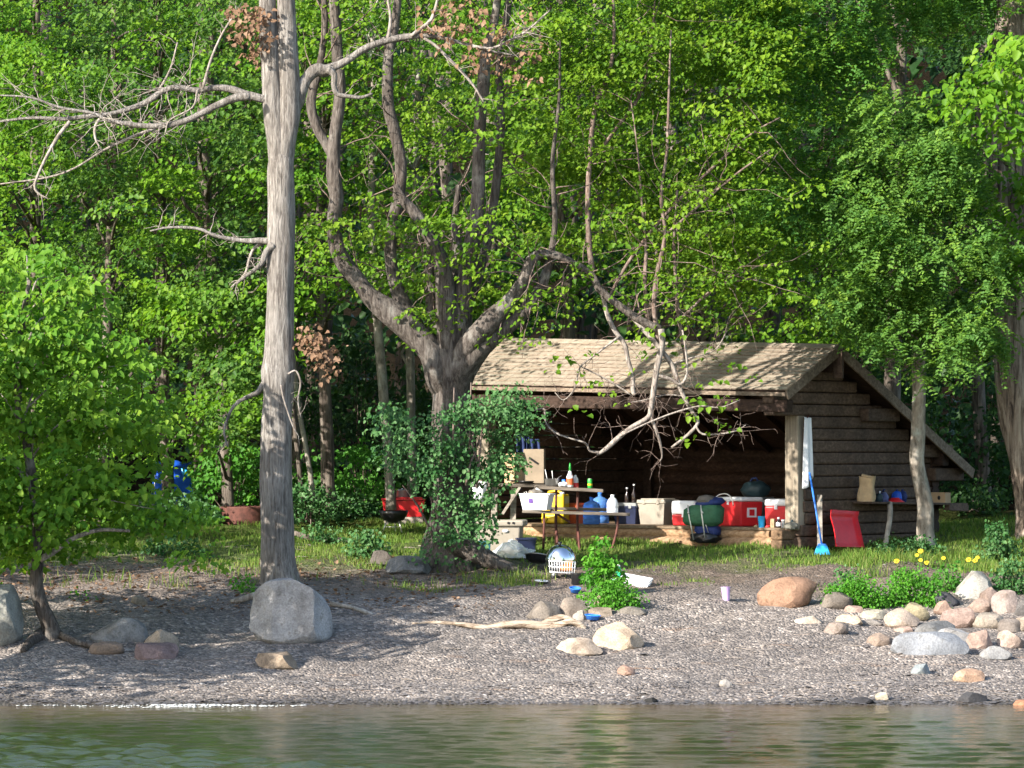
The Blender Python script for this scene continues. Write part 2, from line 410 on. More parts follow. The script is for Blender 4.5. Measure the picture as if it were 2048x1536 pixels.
def groundmat():
    m, nt, b, N, L = mat_base('shore_ground')
    g = N('ShaderNodeNewGeometry'); pos = g.outputs['Position']
    sp = N('ShaderNodeSeparateXYZ'); L(pos, sp.inputs[0]); Y = sp.outputs['Y']; X = sp.outputs['X']
    v1 = N('ShaderNodeTexVoronoi'); v1.inputs['Scale'].default_value = 30; L(pos, v1.inputs['Vector'])
    v2 = N('ShaderNodeTexVoronoi'); v2.inputs['Scale'].default_value = 13; L(pos, v2.inputs['Vector'])
    s1 = N('ShaderNodeSeparateColor'); L(v1.outputs['Color'], s1.inputs[0])
    s2 = N('ShaderNodeSeparateColor'); L(v2.outputs['Color'], s2.inputs[0])
    st = [(0, (.075, .072, .072)), (.35, (.125, .116, .11)), (.6, (.175, .16, .148)), (.85, (.24, .217, .195)), (.97, (.42, .39, .36))]
    r1 = ramp(nt, st); L(s1.outputs[0], r1.inputs[0]); r2 = ramp(nt, st); L(s2.outputs[1], r2.inputs[0])
    shing = mixc(nt, .35, r1.outputs[0], r2.outputs[0])
    big = noise_node(nt, .7, 4, pos); bg2 = ramp(nt, [(.35, (.80, .77, .76)), (.65, (1.28, 1.21, 1.16))]); L(big.outputs[0], bg2.inputs[0])
    shing = mixc(nt, 1.0, shing, bg2.outputs[0], 'MULTIPLY')
    # washed-up reddish litter lines
    lit = noise_node(nt, 1.0, 5, scaled_coord(nt, (.9, 5.0, 1)), .7); rl = ramp(nt, [(.60, (0, 0, 0)), (.72, (.65, .65, .65))]); L(lit.outputs[0], rl.inputs[0])
    shing = mixc(nt, rl.outputs[0], shing, (.25, .15, .09))
    # soil with leaf litter
    ns = noise_node(nt, 6.0, 7, pos, .7); nf = noise_node(nt, 38.0, 3, pos)
    rs = ramp(nt, [(.3, (.06, .048, .041)), (.5, (.125, .102, .086)), (.7, (.22, .18, .15))]); L(ns.outputs[0], rs.inputs[0])
    rf = ramp(nt, [(.35, (.6, .6, .6)), (.68, (1.5, 1.4, 1.3))]); L(nf.outputs[0], rf.inputs[0])
    soil = mixc(nt, 1.0, rs.outputs[0], rf.outputs[0], 'MULTIPLY')
    turf_n = noise_node(nt, 9.0, 5, pos); rt = ramp(nt, [(.35, (.040, .062, .014)), (.55, (.075, .105, .024)), (.72, (.16, .155, .07))]); L(turf_n.outputs[0], rt.inputs[0])
    wob = noise_node(nt, .8, 5, pos, .65)
    def step(src, a, bb, amp):
        t = math_node(nt, 'ADD', src, math_node(nt, 'MULTIPLY', math_node(nt, 'SUBTRACT', wob.outputs[0], .5), amp))
        return math_node(nt, 'DIVIDE', math_node(nt, 'SUBTRACT', t, a), bb - a, True)
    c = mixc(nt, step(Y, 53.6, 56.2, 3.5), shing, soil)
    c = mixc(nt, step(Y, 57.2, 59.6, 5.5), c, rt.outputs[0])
    c = mixc(nt, step(Y, 64.5, 68.5, 2.0), c, mixc(nt, 1.0, soil, (.10, .10, .08), 'MULTIPLY'))  # soil colour darkened beneath the wood, standing in for canopy shade
    wet = math_node(nt, 'SUBTRACT', 1.0, step(Y, 47.9, 48.25, .5))
    c = mixc(nt, math_node(nt, 'MULTIPLY', wet, .75), c, (.035, .032, .028))
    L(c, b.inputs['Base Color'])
    ro = math_node(nt, 'SUBTRACT', .95, math_node(nt, 'MULTIPLY', wet, .55)); L(ro, b.inputs['Roughness'])
    L(math_node(nt, 'MULTIPLY', math_node(nt, 'SUBTRACT', 1.0, step(Y, 60.0, 66.0, .5)), .2), b.inputs['Specular IOR Level'])
    h = math_node(nt, 'ADD', math_node(nt, 'MULTIPLY', v1.outputs['Distance'], -1.0), math_node(nt, 'MULTIPLY', ns.outputs[0], 1.2))
    bump(nt, h, .9, .03, b)
    return m
M_GROUND = groundmat()
def pebblemat():
    m, nt, b, N, L = mat_base('shingle_pebble')
    a = N('ShaderNodeAttribute'); a.attribute_name = 'tint'
    r = ramp(nt, [(0, (0.065, 0.062, 0.065)), (.3, (0.112, 0.104, 0.102)), (.55, (0.159, 0.143, 0.136)), (.80, (0.217, 0.190, 0.172)), (.94, (0.274, 0.246, 0.225)), (1, (0.419, 0.387, 0.358))]); L(a.outputs['Fac'], r.inputs[0]); L(r.outputs[0], b.inputs['Base Color'])
    b.inputs['Roughness'].default_value = .8; return m
M_PEB = pebblemat()
def watermat():
    m, nt, b, N, L = mat_base('lake_surface')
    g = N('ShaderNodeNewGeometry'); sp = N('ShaderNodeSeparateXYZ'); L(g.outputs['Position'], sp.inputs[0])
    n0 = noise_node(nt, .5, 3, g.outputs['Position'])
    t = math_node(nt, 'ADD', sp.outputs['Y'], math_node(nt, 'MULTIPLY', math_node(nt, 'SUBTRACT', n0.outputs[0], .5), 3.0))
    f = math_node(nt, 'DIVIDE', math_node(nt, 'SUBTRACT', t, 44.0), 3.6, True)
    L(mixc(nt, f, (.026, .036, .013), (.095, .070, .041)), b.inputs['Base Color'])
    b.inputs['Roughness'].default_value = .06; b.inputs['IOR'].default_value = 1.33; b.inputs['Specular IOR Level'].default_value = .5
    def mp(sc):
        mm = N('ShaderNodeMapping'); mm.inputs['Scale'].default_value = sc; L(g.outputs['Position'], mm.inputs[0]); return mm.outputs[0]
    w2 = noise_node(nt, 1.0, 4, mp((7, 15.0, 1)), .6)
    bump(nt, w2.outputs[0], .5, .018, b)
    return m
M_WATER = watermat()
M_FOAM = plain('lapping_foam', (.5, .52, .51), .6, mottle=.05)

# gear
M_WHITE = plain('white_plastic', (.78, .79, .80), .4, mottle=.04)
M_RED = plain('red_plastic', (.62, .025, .03), .38, mottle=.08)
M_REDSLED = plain('red_sled_plastic', (.62, .014, .022), .45, mottle=.10, scale=5)
M_YELLOW = plain('yellow_plastic', (.80, .52, .02), .4, mottle=.08)
M_BLUE = plain('blue_plastic', (.03, .17, .62), .4, mottle=.08)
M_BLUETARP = plain('blue_tarp', (.012, .10, .60), .5, mottle=.15, scale=6, bumpd=.02)
M_CYAN = plain('light_blue_plastic', (.03, .38, .75), .35, mottle=.05)
M_LILAC = plain('lilac_plastic', (.52, .36, .66), .4, mottle=.05)
M_NAVY = plain('navy_plastic', (.012, .018, .05), .4, mottle=.15)
M_NAVYCLOTH = plain('navy_cloth', (.02, .035, .11), .9, mottle=.2, bumpd=.02)
M_BLACK = plain('black_plastic', (.012, .012, .014), .35, mottle=.15)
M_TEAL = plain('dark_teal', (.02, .045, .055), .55, mottle=.15)
M_BEIGE = plain('beige_plastic', (.29, .26, .215), .5, mottle=.08)
M_GREYPLASTIC = plain('grey_plastic', (.24, .25, .25), .45, mottle=.1)
M_GREEN = plain('green_nylon', (.035, .12, .06), .75, mottle=.18, scale=14, bumpd=.02)
M_BLUENYLON = plain('blue_nylon', (.012, .028, .13), .7, mottle=.2, scale=12, bumpd=.02)
M_GREYNYLON = plain('taupe_nylon', (.14, .125, .11), .8, mottle=.2, bumpd=.02)
M_ALU = plain('aluminium_tube', (.62, .60, .56), .35, .6, mottle=.06)
M_STEEL = plain('polished_steel', (.62, .64, .68), .12, 1.0, mottle=.06, scale=3)
M_PAN = plain('dull_pan', (.30, .30, .29), .4, .7, mottle=.12)
M_RUST = plain('rusty_steel', (.11, .04, .03), .8, mottle=.3, scale=14, bumpd=.01)
M_CARD = plain('cardboard', (.42, .29, .17), .85, mottle=.10, scale=4)
M_CARDDULL = plain('weathered_cardboard', (.27, .215, .155), .9, mottle=.12, scale=4)
M_KRAFT = plain('kraft_paper', (.50, .35, .20), .85, mottle=.12, scale=10, bumpd=.015)
M_CLOTHW = plain('white_cloth', (.72, .73, .76), .9, mottle=.05, bumpd=.01)
M_GREENCAN = plain('green_can_paint', (.04, .42, .06), .3, .2, mottle=.1)
M_ORANGE = plain('orange_red', (.62, .12, .04), .35, mottle=.06)
M_GLASSDARK = plain('dark_bottle_glass', (.02, .012, .010), .12, mottle=.1, spec=.6)
M_MARK = plain('purple_print', (.10, .04, .25), .6)
M_ORBOX = plain('orange_box_print', (.62, .22, .05), .7, mottle=.1)
M_FLOWER = plain('yellow_petal', (.85, .55, .02), .7, mottle=.08)
M_FLOWERC = plain('orange_flower_centre', (.45, .2, .01), .8)
M_STEM = plain('green_stem', (.08, .15, .03), .7)
def clearmat(name, col, rough=.1, trans=.6, alpha=1.0):
    m, nt, b, N, L = mat_base(name)
    b.inputs['Base Color'].default_value = (*col, 1); b.inputs['Roughness'].default_value = rough
    b.inputs['Transmission Weight'].default_value = trans; b.inputs['IOR'].default_value = 1.15; b.inputs['Alpha'].default_value = alpha
    n = noise_node(nt, 12, 4, scaled_coord(nt, (1, 1, 1))); bump(nt, n.outputs[0], .4, .02, b)
    return m
M_BLUEWATER = clearmat('blue_bottle', (.16, .38, .85), .08, .55)
M_MILK = clearmat('milky_jug', (.82, .85, .90), .35, .35)
M_FILM = clearmat('clear_film', (.80, .84, .86), .25, .45, .8)
M_CLEARGREEN = clearmat('green_bottle', (.06, .55, .30), .15, .5)
# ------------------------------------------------------------------ terrain and lake
def axis(*segs):
    out = []
    for a, b, st in segs: out += list(np.arange(a, b, st))
    return np.array(out + [segs[-1][1]])
gx = axis((-500, -60, 40), (-60, -14, 2), (-14, 12, .13), (12, 60, 2), (60, 500, 40))
gy = axis((38, 47, .9), (47, 62, .11), (62, 80, .4), (80, 180, 5), (180, 900, 60))
XX, YY = np.meshgrid(gx, gy, indexing='xy'); ZZ = ground(XX, YY)
ZZ = ZZ + np.where((YY > 48.5) & (YY < 70), rng.normal(0, .008, ZZ.shape), 0)
nx, ny = len(gx), len(gy)
idx = np.arange(nx * ny).reshape(ny, nx)
Q = np.stack([idx[:-1, :-1], idx[:-1, 1:], idx[1:, 1:], idx[1:, :-1]], -1).reshape(-1, 4)
go = new_obj('ground', np_mesh('ground', np.stack([XX, YY, ZZ], -1).reshape(-1, 3), Q, M_GROUND, smooth=True)); go['kind'] = 'structure'
wx = axis((-600, -30, 60), (-30, -7, 1.0), (-7, 7, .055), (7, 30, 1.0), (30, 600, 60)); wy = axis((-300, 20, 40), (20, 34, 1.0), (34, 50.5, .045))
WX, WY = np.meshgrid(wx, wy); idx = np.arange(WX.size).reshape(WX.shape)
wr = np.random.default_rng(5); WZ = np.zeros_like(WX)
patch = np.clip((43.1 - .94 * (WX + 5.2) - WY + .5 * np.sin(1.1 * WX + .6) + .3 * np.sin(2.7 * WX - 1.3 * WY)) / .9, 0, 1)     # a wind-ruffled patch out on the left
calm = .55 + .45 * np.sin(.55 * WX + .9 * WY + 1.0) * np.sin(.31 * WX - .6 * WY)
for k in range(54):
    lam = wr.uniform(.14, .75); th = wr.normal(math.pi / 2, .6); kk = 2 * math.pi / lam
    slope = .0095 if lam > .45 else .013
    WZ += slope / kk * np.sin(kk * (math.cos(th) * WX + math.sin(th) * WY) + wr.uniform(0, 6.28)) * (.7 + .5 * calm + 3.4 * patch)
WZ *= np.clip((48.1 - WY) / 1.2, .05, 1) * np.clip((8 - np.abs(WX)) / 1.5, 0, 1) * np.clip((WY - 33) / 2, 0, 1)
Q = np.stack([idx[:-1, :-1], idx[:-1, 1:], idx[1:, 1:], idx[1:, :-1]], -1).reshape(-1, 4)
wo = new_obj('lake_water', np_mesh('lake_water', np.stack([WX, WY, WZ], -1).reshape(-1, 3), Q, M_WATER, smooth=True)); wo['kind'] = 'structure'

# lapping foam where small waves break on the left
mb = MB()
for k in range(330):
    x = rng.uniform(-5.6, -2.3) if k % 4 == 0 else rng.normal(-3.75 if k % 2 else -3.1, .28)
    x = x; y0 = 47.62 + .08 * math.sin(x * 3) - rng.uniform(-.08, .5) * (1 if k % 2 else .4)
    L_ = rng.uniform(.004, .028); 
    mb.lathe([(1, 0), (.7, .8), (.2, 1)], (0, 0, 0), 7)
    o = len(mb.v) - 21
    for i in range(o, len(mb.v)):
        a, b, c = mb.v[i]; mb.v[i] = (x + a * L_, y0 + b * .025, .009 + c * rng.uniform(.002, .006))
fo = part('foam', mb, M_FOAM); tag(fo, 'thin white foam lapping along the left waterline', 'foam', 'stuff')

# shingle: loose flat pebbles (real geometry; more at the wave line and on the lit beach)
def pebbles(n, xs, ys, smin, smax, tint_lo=0.0, tint_hi=1.0):
    x = rng.uniform(*xs, n); y = ys(n); z = ground(x, y)
    s = smin + (smax - smin) * rng.uniform(0, 1, n) ** 3
    base = np.array([(1, 0, 0), (.2, .9, 0), (-.8, .6, .0), (-.9, -.5, 0), (.3, -.95, 0), (.1, .05, .32)], float)
    V = np.repeat(base[None], n, 0) * (1 + rng.normal(0, .2, (n, 6, 3)))
    a = rng.uniform(0, 6.28, n); ca, sa = np.cos(a), np.sin(a)
    vx = V[..., 0] * ca[:, None] - V[..., 1] * sa[:, None]; vy = (V[..., 0] * sa[:, None] + V[..., 1] * ca[:, None]) * .8
    tl = rng.normal(0, .13, (n, 2))
    vz = V[..., 2] + vx * tl[:, :1] + vy * tl[:, 1:]
    P = np.stack([vx * s[:, None] + x[:, None], vy * s[:, None] + y[:, None], vz * s[:, None] + z[:, None] + .002], -1)
    t = rng.uniform(tint_lo, tint_hi, n); t = np.where(y < 48.12 + .12 * np.sin(2.1 * x), t * .3, t)
    tri = np.array([(0, 1, 5), (1, 2, 5), (2, 3, 5), (3, 4, 5), (4, 0, 5)])
    Q = (np.arange(n)[:, None, None] * 6 + tri[None]).reshape(-1, 3)
    return P.reshape(-1, 3), Q, np.repeat(t, 6)
sets = [pebbles(24000, (-9, 9), lambda n: rng.uniform(48.0, 54.5, n), .006, .021),
        pebbles(9000, (-9, 9), lambda n: 48.45 + rng.normal(0, .33, n), .010, .038, .1, 1.0),
        pebbles(1500, (-9, 9), lambda n: rng.normal(47.95, .13, n), .02, .06, .0, .35),
        pebbles(500, (-9, 9), lambda n: rng.choice([48.7, 49.6, 51.2, 53.0], n) + rng.normal(0, .45, n), .022, .062, .1, .95),
        pebbles(2500, (-9, 9), lambda n: rng.uniform(54, 58.5, n), .012, .03, .1, .9)]
V, Qs, T, o = [], [], [], 0
for a, b, c in sets: V.append(a); Qs.append(b + o); T.append(c); o += len(a)
ob = new_obj('shingle', np_mesh('shingle', np.concatenate(V), np.concatenate(Qs), M_PEB, np.concatenate(T), 3))
tag(ob, 'loose grey slate pebbles covering the beach along the water', 'pebbles', 'stuff')

# ------------------------------------------------------------------ lean-to
P0 = Vector((4.10, 60.0, 1.486)); E1 = Vector((-.8090, .5878, 0)); E2 = Vector((.5878, .8090, 0))
LRZ = math.atan2(-E1.y, -E1.x)             # rotation of things lined up with the lean-to
FLOOR = .30
def LM(w_, d, h): 
    p = P0 + E1 * w_ + E2 * d; return Vector((p.x, p.y, P0.z + h * (1 + .0105 * w_)))
def LW(u, d):
    k = (u - 1024.0) / F
    return (4.10 + .5878 * d - k * (60 + .809 * d)) / (.809 + .5878 * k)
LWID, LDEP = 5.55, 3.65
lean = thing('lean_to', 'dark log lean-to with an open front and a tan shingled roof', 'shelter', LM(LWID / 2, 1.8, 0))
def lpart(name, mb, mat, bevel=0.0, smooth=False, parent=None): return part(name, mb, mat, parent or lean, smooth, bevel, world=True)
def llog(a, b, r, mat, name='log', n=10, flat=1.0):
    A = LM(*a); B = LM(*b); mb = MB(); k = 6
    mb.tube([(*(A.lerp(B, i / k) + Vector((0, 0, rng.normal(0, .004)))), r * (1 + rng.normal(0, .025))) for i in range(k + 1)], n, wob=.02, flat=flat)
    o = part(name, mb, mat, lean, True, world=True)
    e = o.modifiers.new('edge', 'EDGE_SPLIT'); e.split_angle = R(60)
    return o
def timber(a, b, mat, th=.19, ht=.165):
    A = LM(*a); B = LM(*b); j = Vector((E1.x, E1.y, 0)) * float(rng.normal(0, .007))
    mb = MB(); mb.beam(A + j, B + j, th, ht + rng.normal(0, .002)); return part('log', mb, mat, lean, False, .028, world=True)
def rh(d):           # underside of the roof above depth d
    return 2.80 - .467 * abs(d - .48)
hl = .172; r = .102
h = .09; i = 0
while h < 2.75:
    df = 0.0; db = LDEP + .12
    if h > 1.95: df = -.84
    if h > 2.2: df = max(-.84, .48 - (2.80 - h) / .467 + .06)
    db = min(db, .48 + (2.80 - h) / .467 - .05)
    if i < 2: df = -.10
    if db - df > .25:
        timber((0.0, df + .02 * (i % 3), h), (0.0, db, h), M_LOG)
        if h < 2.6: timber((LWID, df, h), (LWID, db, h), M_LOG)
    h += hl; i += 1
h = .09
while h < 1.40:                                            # back wall
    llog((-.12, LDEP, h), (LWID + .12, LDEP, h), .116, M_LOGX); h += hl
for hh, d0, d1 in ((1.93, 1.52, 2.42), (1.40, 3.0, 3.98), (1.05, 3.45, 4.30)):   # log ends standing proud under the rear eave
    mb = MB(); mb.beam(LM(-.16, d0, hh), LM(-.16, d1, hh), .16, .19); lpart('log_end', mb, M_LOG, .02)
# front sill, deck and post
llog((.25, -.05, .07), (LWID, -.05, .07), .095, M_SILL, 'sill_log'); llog((.45, -.03, .20), (LWID, -.03, .20), .075, M_SILL, 'sill_log')
for hh in (.06, .205):
    mb = MB(); mb.beam(LM(.12, -.42, hh), LM(.12, .02, hh), .19, .14); lpart('sill_end', mb, M_SILLD, .02)
for k in range(13):
    d0 = -.10 + k * .285; mb = MB(); mb.beam(LM(.12, d0 + .14, FLOOR - .02), LM(LWID - .12, d0 + .14, FLOOR - .02), .277, .04); lpart('floor_plank', mb, M_PLANK, .005)
for w_ in (LW(1592, 0.0), LWID - .02):
    mb = MB(); a = LM(w_, -.02, .27); b = LM(w_, -.02, 1.93); mb.beam(a, b, .225, .21, up=E2); lpart('post', mb, M_POST, .02)
mb = MB(); mb.beam(LM(LW(1290, 3.4), 3.5, .3), LM(LW(1290, 3.4), 3.5, 1.7), .14, .1, up=E2); lpart('wall_post', mb, M_LOGX, .01)
# plates, ridge, rafters
OE_R, OE_L = .36, .42
for (d, hh, s) in ((-.72, 2.07, .18), (.48, 2.66, .2), (LDEP, 1.30, .18)):
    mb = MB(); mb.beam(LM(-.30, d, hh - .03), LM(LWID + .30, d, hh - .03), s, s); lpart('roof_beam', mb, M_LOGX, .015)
for k in range(9):
    w_ = .1 + k * (LWID - .2) / 8
    for d0, d1 in ((-.86, .44), (.52, 4.28)):
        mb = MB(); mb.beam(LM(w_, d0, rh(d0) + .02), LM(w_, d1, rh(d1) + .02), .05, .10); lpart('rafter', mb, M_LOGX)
# roof: deck boards, then overlapping shingle courses
def slab(w0, w1, d0, d1, h0, h1, th):
    a, b, c, d = LM(w0, d0, h0), LM(w1, d0, h0), LM(w1, d1, h1), LM(w0, d1, h1)
    t = Vector((0, 0, th)); return MB().add([a, b, c, d, a + t, b + t, c + t, d + t], [(0, 1, 2, 3), (7, 6, 5, 4), (0, 4, 5, 1), (1, 5, 6, 2), (2, 6, 7, 3), (3, 7, 4, 0)])
w0, w1 = -OE_R, LWID + OE_L
roof = lpart('roof', slab(w0 + .01, w1 - .01, -.88, .478, rh(-.88) + .075, rh(.478) + .075, .03), M_LOGX)
rear_roof = lpart('roof', slab(w0 + .01, w1 - .01, .482, 4.31, rh(.482) + .075, rh(4.31) + .075, .03), M_LOGX)
NC = 12
def course(d0, d1, lift, sgn):
    """one course, its butt edge jagged, tabs of slightly uneven lift"""
    mb = MB(); m = 46; ws = np.linspace(w0, w1, m + 1)
    for k in range(m):
        j = rng.normal(0, .004); zz = rng.normal(0, .0025); e = .0018
        a0, a1 = ws[k] + e, ws[k + 1] - e
        de = d0 - sgn * .02 + j
        A, B = LM(a0, de, rh(de) + .108 + lift + zz + .012), LM(a1, de, rh(de) + .108 + lift + zz + .012)
        Cc, D = LM(a1, d1, rh(d1) + .110), LM(a0, d1, rh(d1) + .110)
        t = Vector((0, 0, -.015))
        mb.add([A, B, Cc, D, A + t, B + t], [(0, 1, 2, 3), (0, 4, 5, 1), (0, 3, 4), (1, 5, 2)])
    return mb
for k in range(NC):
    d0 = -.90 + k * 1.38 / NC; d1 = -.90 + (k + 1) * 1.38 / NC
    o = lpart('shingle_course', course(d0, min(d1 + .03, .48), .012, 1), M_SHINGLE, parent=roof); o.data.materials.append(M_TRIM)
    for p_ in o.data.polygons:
        if p_.index % 4 == 1: p_.material_index = 1          # butt edge of each tab, coloured dark for the shade under the course
for k in range(28):
    d0 = 4.32 - k * 3.84 / 28; d1 = 4.32 - (k + 1) * 3.84 / 28
    lpart('shingle_course', course(d0, max(d1 - .03, .48), .012, -1), M_SHINGLE, parent=rear_roof)
mb = MB()
for s in (-1, 1):
    a = slab(w0, w1, .48, .48 + s * .11, rh(.48) + .132, rh(.48 + s * .11) + .134, .012); mb.add(a.v, a.f)
lpart('ridge_cap', mb, M_SHINGLE, parent=roof)
mb = MB(); mb.beam(LM(w0 + .02, -.895, rh(-.9) + .05), LM(w1, -.895, rh(-.9) + .06), .028, .055); lpart('fascia_board', mb, M_TRIM, parent=roof)
for wv in (w0 - .016, w1 + .016):
    for d0, d1 in ((-.92, .47), (.49, 4.33)):
        mb = MB(); mb.beam(LM(wv, d0, rh(d0) + .055), LM(wv, d1, rh(d1) + .055), .03, .15); lpart('barge_board', mb, M_TRIM, .004, parent=roof if d0 < 0 else rear_roof)
mb = MB(); mb.beam(LM(-.36, .48, 2.45), LM(-.36, .48, 2.85), .16, .06, up=E2); lpart('ridge_block', mb, M_LOG, .01)
# ------------------------------------------------------------------ rocks, one object each
import bmesh
def ico(sub):
    bm = bmesh.new(); bmesh.ops.create_icosphere(bm, subdivisions=sub, radius=1.0)
    V = np.array([v.co[:] for v in bm.verts]); Fc = [tuple(v.index for v in f.verts) for f in bm.faces]; bm.free(); return V, Fc
ICO3, ICO4 = ico(3), ico(4)
def rock(box, col, label, depth=.8, cuts=7, seed=0, lean_=(0, 0), big=False, name='rock', peak=0.0, sink=.18, Yfix=None, group=None):
    """box: (u0, v0, u1, v1) outline in the photo, resting on the ground"""
    u0, v0, u1, v1 = box; um = (u0 + u1) / 2
    p = G(um, v1) if Yfix is None else Vector((W(um, v1, Yfix).x, Yfix, gz(W(um, v1, Yfix).x, Yfix)))
    Y = p.y; k = Y / F; a = (u1 - u0) * k / 2; hh = (v1 - v0) * k; dp = min(a * depth, .75) if not big else a * depth
    c = hh * (.56 if big else .58)
    r_ = random.Random(seed * 31 + int(u0) * 7 + int(v0)); V, Fc = (ICO4 if big else ICO3); V = V.copy()
    V = np.sign(V) * np.abs(V) ** .8
    V = V / np.abs(V).max(0)
    for q in range(cuts if big else cuts + 4):
        n = Vector((r_.gauss(0, 1), r_.gauss(0, 1), abs(r_.gauss(0, .8)))).normalized(); d = r_.uniform(.66, .88) if big else r_.uniform(.58, .86)
        s = V @ np.array(n); over = np.maximum(s - d, 0); V = V - over[:, None] * np.array(n) * .985
    off = Vector((r_.uniform(0, 50), r_.uniform(0, 50), 0))
    for i in range(len(V)):
        q = Vector(V[i]); V[i] *= 1 + .09 * noise.noise(q * 1.3 + off) + .045 * noise.noise(q * 3.1 + off) + .02 * noise.noise(q * 8 + off)
    V = V / np.abs(V).max(0)
    V[:, 0] += lean_[0] * np.maximum(V[:, 2], 0) ; V[:, 1] += lean_[1] * V[:, 2]
    if peak: V[:, :2] *= (1 - peak * np.clip(V[:, 2:3], 0, 1))
    V[:, 0] = (V[:, 0] - V[:, 0].min()) / (V[:, 0].max() - V[:, 0].min()) * 2 - 1
    V = V * np.array([a, dp, c])
    mb = MB().add(V, Fc)
    cy = Y + dp * .75
    zc = CAMZ - (v0 - HOR) * (cy) / F - c                   # crown of the rock at the pixel row v0
    o = part(name, mb, M_ROCK, None, True)
    es = o.modifiers.new('edge', 'EDGE_SPLIT'); es.split_angle = R(24)
    o.location = ((um - 1024.0) * cy / F, cy, zc); o.color = (*[q * .70 for q in col], 1)
    tag(o, label, 'boulder' if big else 'rock', group=group)
    return o
GREY = (.33, .325, .32); PALE = (.42, .39, .35); CREAM = (.55, .44, .33); TAN = (.34, .28, .215); BROWN = (.22, .17, .135); PURP = (.22, .165, .165)
PINK = (.40, .29, .24); ORNG = (.31, .19, .13); DKG = (.085, .085, .095); BLUEG = (.26, .275, .30); PEACH = (.58, .38, .26)
rock((498, 1150, 667, 1287), (.36, .36, .365), 'large light grey boulder at the foot of the tall bare tree', .85, 9, 3, big=True, name='boulder', sink=.1)
rock((-75, 1158, 47, 1294), (.30, .30, .27), 'grey boulder cut by the left edge of the picture', .85, 7, 5, big=True, name='boulder', sink=.1)
